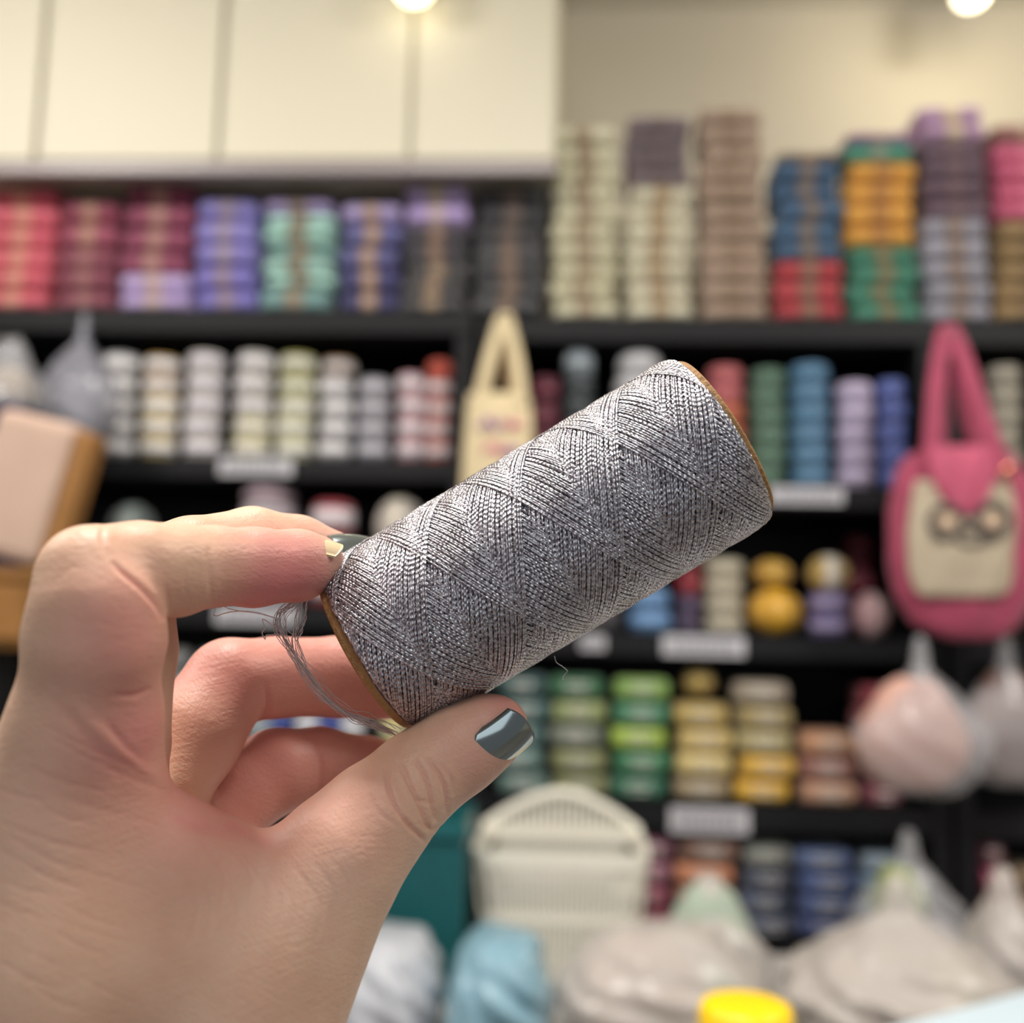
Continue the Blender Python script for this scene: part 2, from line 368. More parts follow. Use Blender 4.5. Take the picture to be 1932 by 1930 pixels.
cakestack('lime and lemon column', 508, 582, 861, rc('pale lemon yarn cake with white label', (218, 214, 164), (232, 230, 224), 3, 40) + rc('olive lime yarn cake with white label', (164, 160, 74), (226, 226, 210), 2, 42), zL2)
cakestack('column with brown top', 590, 656, 862, rc('glossy white wrapped yarn cake', (150, 146, 150), WH, 4, 40) + rc('brown yarn cake with white label', (140, 96, 44), (215, 210, 210), 1, 36), zL2)
cakestack('silver column left of the pink one', 666, 730, 864, rc('silver grey wrapped cake', (120, 116, 124), (206, 204, 214), 4, 40), zL2)
cakestack('pink and white column', 740, 796, 865, rc('pink yarn cake with white label', (196, 140, 148), (230, 222, 228), 4, 42), zL2)
cakestack('red column beside the shelf upright', 798, 849, 866, rc('red white-labelled cake', (190, 70, 52), (232, 220, 222), 4, 40) + rc('plain red yarn cake', (186, 64, 44), None, 1, 34), zL2)
# second level, right unit
cakestack('dark green column', 1418, 1490, 909, rc('dark sage green yarn cake', (84, 118, 98), (92, 124, 104), 6, 38), zR2)
cakestack('steel blue column', 1499, 1578, 910, rc('steel blue yarn cake', (78, 122, 158), (92, 136, 170), 6, 40), zR2)
cakestack('lilac column', 1586, 1660, 911, rc('pale lilac yarn cake', (186, 172, 206), (200, 188, 216), 5, 41), zR2)
cakestack('royal blue column', 1664, 1722, 912, rc('royal blue yarn cake', (72, 88, 158), (88, 104, 176), 5, 42), zR2)
cakestack('salmon and orange column by the spool', 1340, 1412, 908, rc('burnt orange yarn cake', (186, 88, 62), (196, 104, 76), 4, 40) + rc('salmon pink yarn cake', (190, 92, 100), (200, 110, 112), 2, 36), zR2)

me_ball = superell('ball_yarn', 18, 26, 0.95, 1.0, 0.03, 11)
me_ballband = band_mesh('ball_band', 0.34, 1.0, 1.0)
def ball(label, x, y, wpx, hpx, Y, c, band=None, zb=None, group=None, name='yarn_ball'):
    a = W(x-wpx/2, y, Y); b = W(x+wpx/2, y, Y); w = b.x-a.x
    h = W(x, y-hpx, Y).z-W(x, y, Y).z; z = (zb if zb is not None else a.z)+0.0008+h*0.018
    t = thing(name, label, 'yarn', ((a.x+b.x)/2, Y+w/2, z), (0, 0, random.uniform(-.2, .2)), group)
    link('yarn', me_ball, yarn_mat(c), t, (0, 0, h/2), scale=(w, w, h), objmat=True)
    if band: link('label_band', me_ballband, wrap_mat(band), t, (0, 0, h/2), scale=(w, w*1.03, h*1.03), objmat=True)
    return t
Y2 = YF+0.015
# around the tote, second level
cakestack('dark column right of the cream tote', 1062, 1120, 905, rc('charcoal yarn cake', (52, 58, 62), (70, 78, 84), 5, 42) + rc('silver yarn cake in clear wrap', (120, 132, 140), (160, 170, 178), 1, 46), zR2)
cakestack('grey column topped by a silver cake', 1162, 1248, 906, rc('grey yarn cake', (110, 110, 116), (140, 140, 146), 4, 42) + rc('silver white yarn cake', (196, 196, 200), (212, 212, 216), 2, 44), zR2)
ball('beige yarn ball behind the spool, right of the tote', 1088, 906, 66, 70, Y2+.14, (196, 190, 160), (215, 210, 190), zb=zR2)
cakestack('crimson column behind the tote handles', 1000, 1056, 905, rc('dark crimson yarn cake', (92, 22, 42), (110, 40, 60), 4, 52), zR2, Y=YF+.03)
# third level, left
cakestack('grey green column on the third left shelf', 186, 272, 1142, rc('grey green yarn cake', (70, 82, 80), (96, 106, 104), 2, 50), zL3)
cakestack('dark column between grey green and pink columns', 296, 386, 1142, rc('black yarn cake', (40, 42, 44), (70, 70, 72), 2, 46), zL3)
cakestack('pinkish grey column below the price label', 432, 538, 1142, rc('pinkish grey yarn cake', (170, 160, 166), (190, 178, 186), 4, 50) + rc('pale pink yarn cake', (206, 166, 184), (216, 196, 206), 1, 26), zL3)
cakestack('cream column above the spool end', 700, 792, 1142, rc('cream yarn cake', (186, 176, 168), (205, 196, 184), 2, 50), zL3)
ball('grey green yarn ball on top of grey green cakes', 229, 1042, 82, 88, Y2, (100, 112, 110), (160, 170, 168), zb=zL3+0.105)
ball('cream yarn ball on the cream cakes above the spool', 746, 1042, 92, 112, Y2, (196, 186, 176), (215, 205, 190), zb=zL3+0.105)
cakestack('red column above the middle finger', 568, 652, 1142, rc('red white-labelled yarn cake', (148, 30, 44), (220, 208, 214), 3, 68), zL3)
cakestack('dark mauve column at the third shelf end', 800, 844, 1142, rc('dark mauve yarn cake', (96, 70, 84), (120, 96, 110), 4, 42), zL3)
# fourth left level
for k, (xx, nm, c) in enumerate(((70, 'dark green', (40, 60, 50)), (160, 'brown', (90, 70, 50)), (255, 'grey', (110, 110, 112)), (350, 'teal grey', (90, 120, 130)), (440, 'grey blue', (128, 140, 150)))):
    cakestack('%s column on the fourth left shelf' % nm, xx, xx+84, 1440, rc('%s yarn cake' % nm, c, tuple(min(255, v+40) for v in c), 5, 42), zL4)
for k, xx in enumerate((500, 546, 592, 638)):
    cakestack('%s column below the ring finger' % ordinal(k).replace('bottom', 'first'), xx, xx+46, 1440, rc('navy yarn cake' if k % 2 == 0 else 'white yarn cake', (36, 58, 140) if k % 2 == 0 else (200, 200, 214), (44, 66, 150) if k % 2 == 0 else (225, 225, 232), 2, 46), zL4)
for k, (xx, nm, c) in enumerate(((712, 'yellow', (210, 190, 80)), (780, 'olive', (150, 140, 60)))):
    cakestack('%s column on the fourth left shelf' % nm, xx, xx+50, 1440, rc('%s yarn cake' % nm, c, (220, 215, 190), 3, 44), zL4)
for k in range(7):
    xx = 290+k*74
    cakestack('%s pale column on the fifth left shelf' % ordinal(k).replace('bottom', 'first'), xx, xx+66, 1700, rc('pale grey yarn cake', (190, 188, 196), (214, 214, 220), 4, 44), 0.75)
# third level, right (behind and below the spool)
cakestack('powder blue pair under the spool', 1186, 1272, 1190, rc('powder blue yarn cake', (104, 146, 196), (118, 160, 208), 2, 42), zR3)
cakestack('red-topped dark column under the spool', 1276, 1326, 1191, rc('dark purple yarn cake', (62, 46, 78), (80, 66, 96), 2, 36) + rc('dark red yarn cake', (132, 14, 34), (140, 24, 42), 2, 42), zR3)
cakestack('cream column left of the golden yarns', 1332, 1410, 1192, rc('cream yarn cake', (180, 170, 146), (206, 198, 176), 4, 36), zR3)
ball('large golden yellow yarn ball', 1472, 1193, 106, 88, Y2, (214, 156, 34), (222, 170, 50), zb=zR3)
ball('golden yarn ball on top of the large golden ball', 1464, 1102, 76, 54, Y2+.02, (190, 142, 44), (205, 165, 70), zb=zat(1464, 1109, Y2))
cakestack('purple stack under the white topped ball', 1536, 1612, 1195, rc('purple yarn cake', (98, 82, 146), (168, 158, 196), 2, 42), zR3)
ball('cream white yarn ball on the purple cakes', 1574, 1110, 80, 70, Y2, (186, 150, 70), (226, 218, 204), zb=zR3+0.086)
ball('pale pink yarn ball beside the purple cakes', 1655, 1196, 66, 84, Y2, (186, 142, 146), (196, 166, 168), zb=zR3)
cakestack('crimson column behind the white-topped ball', 1600, 1662, 1190, rc('dark crimson yarn cake', (98, 16, 38), (110, 30, 50), 5, 40), zR3, Y=YF+.13)
cakestack('dark column below the spool', 1080, 1180, 1190, rc('dark grey yarn cake', (60, 58, 62), (80, 76, 80), 3, 45), zR3)
# fourth level, right: packs with wide printed bands
def packs(desc, x0, x1, rows, zb, ybase=1508, hpx=47, Y=YF, d=0.13):
    rr = [(nm, c, hpx, tuple(min(255, int(v*1.02+12)) for v in c)) for nm, c in rows]
    stack(desc, x0, x1, ybase, Y, rr, zb, d=d, wide=True, prn=(215, 212, 205), group='printed yarn packs in the '+desc)
packs('dark teal stack left of the olive packs', 930, 1030, [('grey teal', (92, 122, 116)), ('grey teal', (96, 130, 126)), ('teal', (76, 112, 112)), ('teal', (60, 98, 98)), ('deep teal', (38, 76, 76))], zR4, 1500)
packs('olive stack right of the thumb nail', 1036, 1146, [('olive', (124, 128, 82)), ('olive', (132, 136, 88)), ('grey green', (110, 118, 104)), ('pale olive', (146, 158, 98)), ('dark green', (36, 96, 56))], zR4, 1502)
packs('green stack with one lime pack', 1155, 1266, [('deep green', (34, 102, 74)), ('green', (46, 122, 78)), ('bright lime', (164, 196, 70)), ('sea green', (56, 128, 90)), ('apple green', (126, 166, 74))], zR4, 1504)
packs('gold and cream stack', 1276, 1386, [('taupe', (160, 140, 106)), ('cream gold', (220, 196, 124)), ('cream gold', (214, 186, 110)), ('gold', (190, 160, 84))], zR4, 1506)
packs('stack with two yellow packs at its base', 1394, 1504, [('bright yellow', (224, 172, 44)), ('bright yellow', (226, 176, 58)), ('beige', (176, 162, 108)), ('khaki', (166, 146, 92)), ('grey beige', (158, 144, 124))], zR4, 1508)
packs('peach and brown stack', 1514, 1626, [('peach brown', (182, 134, 106)), ('rosy brown', (146, 92, 82)), ('peach', (198, 142, 104))], zR4, 1510)
packs('crimson stack behind the hanging bags', 1634, 1710, [('dark crimson', (108, 34, 52)), ('dark crimson', (112, 30, 48)), ('crimson', (138, 24, 48)), ('crimson', (150, 24, 50)), ('crimson', (140, 22, 46))], zR4, 1512)
ball('golden yarn ball on top of the gold and cream stack', 1322, 1310, 62, 50, YF+.03, (186, 156, 84), None, zb=zR4+4*47*0.00104+0.004)
# fifth level, right
packs('peach stack below the price label', 1276, 1396, [('salmon pink', (196, 128, 104)), ('salmon pink', (200, 134, 110)), ('peach orange', (206, 130, 92)), ('brown', (120, 84, 70))], zR5, 1765, 46)
packs('grey stack left of the blue packs', 1404, 1502, [('slate blue', (74, 84, 110)), ('slate blue', (78, 90, 118)), ('dark slate', (70, 78, 100)), ('grey', (130, 134, 128))], zR5, 1765, 44)
packs('blue stack right of the grey packs', 1510, 1624, [('navy blue', (58, 72, 126)), ('blue', (66, 86, 140)), ('blue', (70, 92, 150)), ('dusky blue', (84, 104, 152))], zR5, 1765, 43)
packs('pale blue stack beside the blue packs', 1632, 1720, [('pale blue', (136, 168, 200)), ('pale blue', (140, 174, 206)), ('pale blue', (132, 162, 194)), ('grey blue', (130, 150, 170))], zR5, 1765, 42)
packs('stack behind the ivory basket', 1180, 1268, [('crimson pink', (150, 60, 84)), ('crimson pink', (166, 74, 100)), ('mauve', (160, 96, 120)), ('mauve', (120, 60, 84))], zR5, 1765, 46)
# far right unit
cakestack('column at the right edge', 1878, 1945, 908, rc('beige grey yarn cake', (150, 144, 128), (170, 164, 150), 6, 40), zR2)
cakestack('column behind the pink bag handles', 1830, 1872, 908, rc('dark grey yarn cake', (84, 78, 78), (104, 98, 96), 5, 40), zR2)
cakestack('column above the brown plastic bag', 1858, 1930, 1190, rc('brown yarn cake', (110, 84, 74), (130, 100, 90), 4, 44), zR3)
packs('pink stack at the lower right edge', 1858, 1914, [('red pink', (170, 50, 70)), ('red pink', (176, 56, 84)), ('hot pink', (206, 84, 124)), ('dark pink', (120, 50, 70))], zR5, 1765, 50)
packs('tan stack at the lower right corner', 1920, 2004, [('tan', (160, 130, 96)), ('tan', (160, 130, 96)), ('tan', (150, 124, 90))], zR5, 1765, 50)

# ------------------------------------------------------------------ tote bag (cream) hanging left of centre
def flat_bag(name, outline, Y, depth, mat, parent, bulge=1.0, nu=26, nv=26):
    """outline: rows of (y, xl, xr) pixels top to bottom -> closed pillow with real thickness"""
    ys = np.linspace(0, 1, nv); o = np.array(outline, float)
    tt = (o[:, 0]-o[0, 0])/(o[-1, 0]-o[0, 0])
    yy = o[0, 0]+ys*(o[-1, 0]-o[0, 0]); xl = np.interp(ys, tt, o[:, 1]); xr = np.interp(ys, tt, o[:, 2])
    V = []
    for i in range(nv):
        prof = math.sqrt(max(0.0, math.sin(math.pi*min(1, max(0, 0.04+ys[i]*0.93)))))
        for j in range(nu):
            a = 2*math.pi*j/nu; cx = math.copysign(abs(math.cos(a))**0.7, math.cos(a)); sy = math.copysign(abs(math.sin(a))**0.8, math.sin(a))
            x = (xl[i]+xr[i])/2+(xr[i]-xl[i])/2*cx
            p = W(x, yy[i], Y)
            V.append((p.x, Y+depth/2*prof*sy*bulge+0.004*math.sin(7*x/60+yy[i]/25), p.z))
    F = [tuple(map(int, f)) for f in grid_faces(nv, nu, wrap_v=True)]
    F += [tuple(range(nu)), tuple(range(nv*nu-1, (nv-1)*nu-1, -1))]
    return link(name, mesh_np(name, V, F), mat, parent)
def strap(name, pts, Y, w, mat, parent, th=0.35, n=24):
    q = [tuple(W(x, y, Y+dy)) for x, y, dy in pts]
    return tube(name, q, w, mat, parent, n=n, ns=10, flat=th, up=(0, 1, 0.001))
M_canvas = new_mat('cream_canvas', lin((214, 196, 158)), 0.8, bump=(200, 0.4), vary=0.05)
M_canvas_dark = new_mat('inner_canvas', lin((180, 150, 110)), 0.8)
M_purple = new_mat('purple_print', lin((166, 118, 176)), 0.7); M_pinkp = new_mat('pink_print', lin((214, 110, 150)), 0.7)
YT = 1.93
tote = thing('tote_bag', 'cream canvas tote bag with purple and pink print hanging from the shelf edge', 'bag', (0, 0, 0))
flat_bag('bag_body', [(742, 884, 996), (760, 880, 1002), (850, 874, 1008), (960, 868, 1014), (1040, 866, 1016), (1060, 872, 1010)], YT, 0.04, M_canvas, tote)
strap('handle', [(903, 760, -.01), (918, 700, -.01), (935, 640, -.005), (952, 597, 0.0), (966, 640, -.005), (978, 700, -.01), (985, 760, -.01)], YT, 0.013, M_canvas, tote)
strap('handle', [(912, 752, .02), (926, 700, .02), (943, 640, .015), (957, 602, 0.01), (958, 640, .015), (964, 700, .02), (972, 752, .02)], YT, 0.012, M_canvas_dark, tote)
tube('hook', [W(955, 606, 2.0), W(955, 612, 1.96), W(955, 606, 1.925), W(955, 596, 1.918)], 0.003, M_metal, tote, n=12)
def squiggle(name, cx, cy, s, Y, mat, parent, seed):
    r = random.Random(seed); pts = [(cx+s*(k-3)/3.2, cy+s*0.45*math.sin(k*1.7+r.random())) for k in range(7)]
    return tube(name, [tuple(W(x, y, Y)) for x, y in pts], 0.0035, mat, parent, n=28, ns=6)
squiggle('print', 925, 800, 24, YT-0.021, M_purple, tote, 1); squiggle('print', 968, 800, 16, YT-0.021, M_pinkp, tote, 2)
squiggle('print', 930, 845, 20, YT-0.022, M_pinkp, tote, 3); squiggle('print', 965, 850, 16, YT-0.022, M_purple, tote, 4)

# pink crochet bag
M_pink = new_mat('pink_crochet_cotton', lin((160, 58, 88)), 0.75, bump=(150, 1.0), vary=0.12, vscale=30, sheen=0.3)
M_pinkd = new_mat('pink_crochet_light', lin((186, 82, 110)), 0.75, bump=(120, 0.8), vary=0.1)
M_pouch = new_mat('beige_pouch', lin((178, 164, 142)), 0.8, bump=(150, 0.5), vary=0.06)
M_knit = new_mat('dark_stitching', lin((74, 66, 64)), 0.8); M_eye = new_mat('pale_wool', lin((205, 176, 150)), 0.7)
YP = 1.84
pink = thing('crochet_bag', 'pink crochet shoulder bag with beige front pocket hanging at the right', 'bag', (0, 0, 0))
flat_bag('bag_body', [(846, 1745, 1890), (862, 1706, 1915), (890, 1690, 1935), (960, 1676, 1958), (1060, 1674, 1966), (1130, 1690, 1956), (1180, 1724, 1925), (1206, 1790, 1880)], YP, 0.07, M_pink, pink)
strap('handle', [(1752, 905, -.02), (1758, 830, -.02), (1765, 740, -.01), (1776, 660, 0), (1790, 620, 0.01), (1812, 660, 0), (1840, 740, -.01), (1872, 830, -.02), (1896, 880, -.02)], YP, 0.016, M_pink, pink)
strap('handle', [(1772, 880, .03), (1775, 800, .03), (1782, 700, .03), (1794, 628, .03), (1806, 700, .03), (1826, 790, .03), (1850, 870, .03)], YP, 0.013, M_pink, pink)
flat_bag('front_pocket', [(906, 1726, 1904), (930, 1720, 1912), (1000, 1712, 1916), (1080, 1712, 1914), (1112, 1724, 1906), (1126, 1745, 1890)], YP-0.034, 0.024, M_pouch, pink)
def ring(name, x, y, r, Y, rad, mat, parent, sx=1.0):
    pts = [tuple(W(x+r*sx*math.cos(a), y+r*math.sin(a), Y)) for a in np.linspace(0, 2*np.pi, 22)]
    return tube(name, pts, rad, mat, parent, ns=6)
ring('stitched_ring', 1786, 984, 30, YP-0.05, 0.0055, M_knit, pink); ring('stitched_ring', 1874, 980, 30, YP-0.05, 0.0055, M_knit, pink)
for xx in (1788, 1872):
    link('wool_button', superell('wool_button', 10, 14, 1, 1), M_eye, pink, tuple(W(xx, 984, YP-0.05)), scale=(0.03, 0.012, 0.028))
ring('stitched_ring', 1832, 1012, 16, YP-0.05, 0.005, M_knit, pink, 1.6)
flat_bag('flap', [(842, 1752, 1876), (880, 1752, 1882), (930, 1768, 1868), (962, 1796, 1848), (974, 1814, 1834)], YP-0.045, 0.02, M_pinkd, pink)
link('snap_button', superell('snap_button', 12, 16, 1, 1), new_mat('bronze_button', lin((190, 120, 96)), 0.2, 0.9), pink, tuple(W(1902, 890, YP-0.055)), scale=(0.026, 0.010, 0.026))
tube('hook', [W(1791, 640, 2.0), W(1791, 648, 1.9), W(1791, 640, 1.84), W(1791, 622, 1.83)], 0.0035, M_metal, pink, n=14)

# ------------------------------------------------------------------ plastic bags
M_film = plastic_mat('clear_film', (205, 205, 210), 0.34, 0.15)
M_film2 = plastic_mat('milky_film', (214, 206, 200), 0.62, 0.25)
M_film3 = plastic_mat('blue_film', (150, 190, 208), 0.75, 0.25)
def crumple(name, centre, size, mat, parent, seed=0, amp=0.10, neck=0.0, nu=44, nv=30, folds=9, flatb=True, power=0.75):
    r = np.random.default_rng(seed)
    u = np.linspace(0, 2*np.pi, nu, endpoint=False); v = np.linspace(0, 1, nv)
    U, Vv = np.meshgrid(u, v, indexing='xy')
    prof = np.sin(np.pi*np.clip(Vv*0.97+0.015, 0, 1))**(0.33 if neck > 0.15 else 0.2)
    if neck: prof = prof*(1-neck*np.clip((Vv-0.35)/0.45, 0, 1)**1.3)
    ph = r.uniform(0, 6, 12); d = np.zeros_like(U)
    for k in range(6):
        fu = int(r.integers(2, folds)); fv = r.uniform(1, 6)
        d += np.abs(np.sin(fu*U/1.0+fv*Vv*3+ph[k]))*amp/(1+0.3*k)
    prof = prof*(1+d-amp*1.6)
    f = lambda w, e: np.sign(w)*np.abs(w)**e
    X = f(np.cos(U), power)*prof*size[0]/2; Y = f(np.sin(U), power)*prof*size[1]/2; Z = Vv*size[2]+0.02*size[2]*np.sin(3*U+ph[0])*Vv
    V = np.stack([X, Y, Z], -1).reshape(-1, 3)+np.array(centre)
    F = [tuple(map(int, q)) for q in grid_faces(nv, nu, wrap_v=True)[:, ::-1]]
    F += [tuple(range(nu-1, -1, -1)), tuple(range((nv-1)*nu, nv*nu))]
    return link(name, mesh_np(name, V, F), mat, parent)
def pbag(label, x, ytop, wpx, hpx, Y, film, contents, seed, neck=0.8, depth=0.12, zbase=None, name='plastic_bag', amp=0.1):
    a = W(x-wpx/2, ytop+hpx, Y); b = W(x+wpx/2, ytop+hpx, Y); w = b.x-a.x; top = W(x, ytop, Y).z
    zb = a.z if zbase is None else zbase; h = top-zb; cx = (a.x+b.x)/2
    t = thing(name, label, 'bag', (cx, Y, zb))
    for k, (nm, c, fx, fz, sx, sz) in enumerate(contents):
        crumple(nm, (fx*w, 0, fz*h+0.004), (sx*w, depth*0.7, sz*h), yarn_mat(c, 0.6), t, seed*10+k, 0.05, 0.25, 26, 18)
    crumple('film', (0, 0, 0), (w, depth, h), film, t, seed, amp, neck)
    return t
pbag('clear bag of beige pink yarn hanging under the pink bag', 1744, 1205, 250, 290, 1.80, M_film, [('yarn_bundle', (214, 160, 142), -0.08, 0.02, 0.86, 0.7)], 3, 0.86)
pbag('clear plastic bag of brown yarn hanging at the right edge', 1906, 1205, 190, 275, 1.93, M_film, [('yarn_bundle', (120, 84, 72), 0.0, 0.02, 0.84, 0.74)], 4, 0.8)
pbag('grey plastic bag hanging at the left below the top shelf', 142, 592, 140, 250, 1.90, plastic_mat('grey_film', (170, 170, 182), 0.45, 0.18), [('yarn_bundle', (150, 150, 160), 0.02, 0.02, 0.75, 0.45)], 5, 0.86)
pbag('clear plastic bag of tan yarn at the left edge above the beige case', 10, 640, 130, 190, 1.78, M_film, [('yarn_bundle', (160, 136, 100), 0, 0.3, 0.7, 0.4), ('paper_bundle', (200, 196, 204), 0, 0.02, 0.8, 0.3)], 6, 0.5)

# ------------------------------------------------------------------ display table with basket and bags
zt = 0.80; YT0, YT1 = 1.30, 1.93
M_table = new_mat('white_table', lin((190, 186, 182)), 0.4)
tab = thing('display_table', 'long white display table under the basket and plastic bags', 'table', (0.2, 1.6, 0))
box('table_top', (-0.62, 1.5, YT0-1.6, YT1-1.6, zt-0.03, zt), M_table, tab, 0.003)
for sx in (-0.6, 1.4):
    for sy in (YT0-1.57, YT1-1.67): box('leg', (sx, sx+0.05, sy, sy+0.05, 0, zt-0.03), M_table, tab, 0.002)
# basket
M_bask = new_mat('ivory_plastic', lin((236, 232, 218)), 0.35)
YBk = 1.66
bx0 = xat(892, 1640, YBk); bx1 = xat(1226, 1640, YBk); btop = zat(1060, 1612, YBk); cxb = (bx0+bx1)/2; wB = (bx1-bx0)/2; hB = btop-zt
basket = thing('plastic_basket', 'ivory slotted plastic basket with handles standing on the table', 'basket', (cxb, YBk, zt))
dB = 0.24
def ring_rect(name, w0, d0, z0, w1, d1, z1, th, r=0.03):
    def loop(w, d, z):
        out = []
        for sx, sy, a0 in ((1, 1, 0), (-1, 1, 90), (-1, -1, 180), (1, -1, 270)):
            for k in range(5):
                a = math.radians(a0+k*22.5); out.append((sx*(w-r)+r*math.cos(a), sy*(d/2-r)+d/2+r*math.sin(a)-0.0, z))
        return out
    V = loop(w0, d0, z0)+loop(w1, d1, z1)+loop(w1-th, d1-2*th, z1)+loop(w0-th, d0-2*th, z0)
    V = [(x, y+(0 if i < 40 else th), z) for i, (x, y, z) in enumerate(V)]
    n = 20; F = []
    for L in range(4):
        for k in range(n): F.append((L*n+k, L*n+(k+1) % n, ((L+1) % 4)*n+(k+1) % n, ((L+1) % 4)*n+k))
    return mesh_np(name, V, F, False)
def yrect(w, z, back=False): return 0
taper = 0.86
link('rim', ring_rect('rim', wB, dB, hB-0.022, wB+0.004, dB, hB, 0.012), M_bask, basket)
link('lower_band', ring_rect('lower_band', wB*taper, dB*0.98, 0.0, wB*(taper+.02), dB*0.985, 0.03, 0.005), M_bask, basket)
link('middle_band', ring_rect('middle_band', wB*0.925, dB*0.99, hB*0.5, wB*0.932, dB*0.99, hB*0.5+0.014, 0.005), M_bask, basket)
box('basket_floor', (-wB*taper+.004, wB*taper-.004, 0.006, dB*0.95, 0, 0.006), M_bask, basket)
ns = 26; sme = None
for side in (0, 1):
    for k in range(ns):
        f = (k+0.5)/ns*2-1; xb_ = f*(wB*taper-0.02); xt_ = f*(wB-0.02); yb_ = 0.003 if side == 0 else dB*0.965; 
        V = []
        for (x, z) in ((xb_, 0.028), (xt_, hB-0.021)):
            for dx, dy in ((-.003, -.0015), (.003, -.0015), (.003, .0025), (-.003, .0025)): V.append((x+dx, yb_+dy, z))
        F = [(0, 1, 5, 4), (1, 2, 6, 5), (2, 3, 7, 6), (3, 0, 4, 7), (0, 3, 2, 1), (4, 5, 6, 7)]
        link('slat', mesh_np('slat', V, F, False), M_bask, basket)
for sgn in (-1, 1):
    for k in range(11):
        y = 0.03+k*0.018; V = []
        for (x, z) in ((sgn*(wB*taper-0.003), 0.028), (sgn*(wB-0.003), hB-0.021)):
            for dx, dy in ((-.002, -.0032), (.002, -.0032), (.002, .0032), (-.002, .0032)): V.append((x+dx, y+dy, z))
        link('slat', mesh_np('slat', V, [(0, 1, 5, 4), (1, 2, 6, 5), (2, 3, 7, 6), (3, 0, 4, 7), (0, 3, 2, 1), (4, 5, 6, 7)], False), M_bask, basket)
# raised arched handle at the back of the basket, with its own slots
hx = [tuple(Vector((f*wB*0.99, dB-0.004, hB-0.004+0.062*(1-abs(f)**1.7)))) for f in np.linspace(-1, 1, 15)]
tube('back_handle', hx, 0.011, M_bask, basket, n=30, ns=8)
for k in range(19):
    f = (k+0.5)/19*1.7-0.85; zh = 0.062*(1-abs(f)**1.7)
    box('slat', (f*wB-.004, f*wB+.004, dB-0.006, dB-0.002, hB-0.01, hB+zh-0.006), M_bask, basket)
skein('grey mauve yarn skein added in the ivory basket to darken its slots', 0.205, 0.15, 0.12, (84, 76, 84), (120, 110, 110), (cxb+0.005, YBk+0.105, zt+0.008), 0.03)  # dark skein added so the gaps between the slats look shaded
skein('pale grey yarn skein lying on top inside the ivory basket', 0.20, 0.14, 0.055, (150, 142, 136), (170, 150, 150), (cxb-0.01, YBk+0.115, zt+0.13), -0.03)
# teal basket behind the hand
M_teal = new_mat('teal_plastic', lin((24, 92, 96)), 0.4, vary=0.08)
Yk = 1.62; a = W(735, 1740, Yk); b = W(872, 1740, Yk)
tb = thing('teal_crate', 'dark teal plastic crate between the thumb and the ivory basket', 'crate', ((a.x+b.x)/2-0.03, Yk, zt))
ztk = W(800, 1552, Yk).z-zt; wk = (b.x-a.x)/2+0.03
box('wall_panel', (-wk, wk, 0, 0.006, 0, ztk), M_teal, tb, 0.002); box('wall_panel', (-wk, wk, 0.2, 0.206, 0, ztk), M_teal, tb, 0.002)
box('wall_panel', (-wk, -wk+0.006, 0.006, 0.2, 0, ztk), M_teal, tb, 0.002); box('wall_panel', (wk-0.006, wk, 0.006, 0.2, 0, ztk), M_teal, tb, 0.002)
box('base', (-wk+.006, wk-.006, 0.006, 0.2, 0, 0.006), M_teal, tb)
box('rim', (-wk-0.006, wk+0.006, -0.008, 0.002, ztk-0.022, ztk), M_teal, tb, 0.003)
for k in range(6): box('rib', (-wk+0.02+k*(2*wk-0.04)/5-0.002, -wk+0.02+k*(2*wk-0.04)/5+0.002, -0.005, 0.0, 0.01, ztk-0.022), M_teal, tb)
# bags on the table
pbag('milky white plastic bag at the bottom behind the wrist', 726, 1758, 200, 190, 1.44, plastic_mat('white_film', (205, 208, 216), 0.8, 0.3), [('yarn_bundle', (196, 198, 208), 0, 0.02, 0.9, 0.9)], 11, 0.12, 0.2, zt)
pbag('pale blue plastic bag beside the white bag', 942, 1762, 184, 190, 1.42, M_film3, [('yarn_bundle', (108, 160, 186), 0, 0.02, 0.9, 0.9)], 12, 0.1, 0.2, zt)
pbag('milky plastic bag of beige and brown yarn under the ivory basket', 1248, 1745, 390, 200, 1.46, M_film2, [('yarn_bundle', (186, 156, 140), -0.1, 0.02, 0.75, 0.85), ('yarn_bundle', (170, 190, 170), 0.25, 0.05, 0.4, 0.6)], 13, 0.2, 0.2, zt)
pbag('milky bag of pale sage yarn right of the ivory basket', 1340, 1655, 210, 230, 1.66, M_film2, [('yarn_bundle', (164, 180, 162), 0, 0.05, 0.85, 0.88)], 14, 0.6, 0.17, zt)
pbag('large knotted milky plastic bag at the lower right', 1700, 1655, 400, 260, 1.5, M_film2, [('yarn_bundle', (190, 178, 170), -0.1, 0.02, 0.7, 0.55), ('yarn_bundle', (206, 198, 170), 0.25, 0.02, 0.35, 0.5)], 15, 0.85, 0.24, zt, amp=0.14)
pbag('clear plastic bag with green yarn behind the large knotted bag', 1720, 1570, 210, 300, 1.83, M_film, [('yarn_bundle', (138, 152, 76), -0.1, 0.3, 0.5, 0.45), ('paper_bundle', (190, 184, 186), 0.1, 0.02, 0.85, 0.4)], 16, 0.8, 0.15, zt)
pbag('grey plastic bag at the right edge behind the knotted bag', 1900, 1640, 140, 250, 1.66, M_film2, [('yarn_bundle', (150, 144, 150), 0, 0.02, 0.85, 0.7)], 17, 0.6, 0.15, zt)
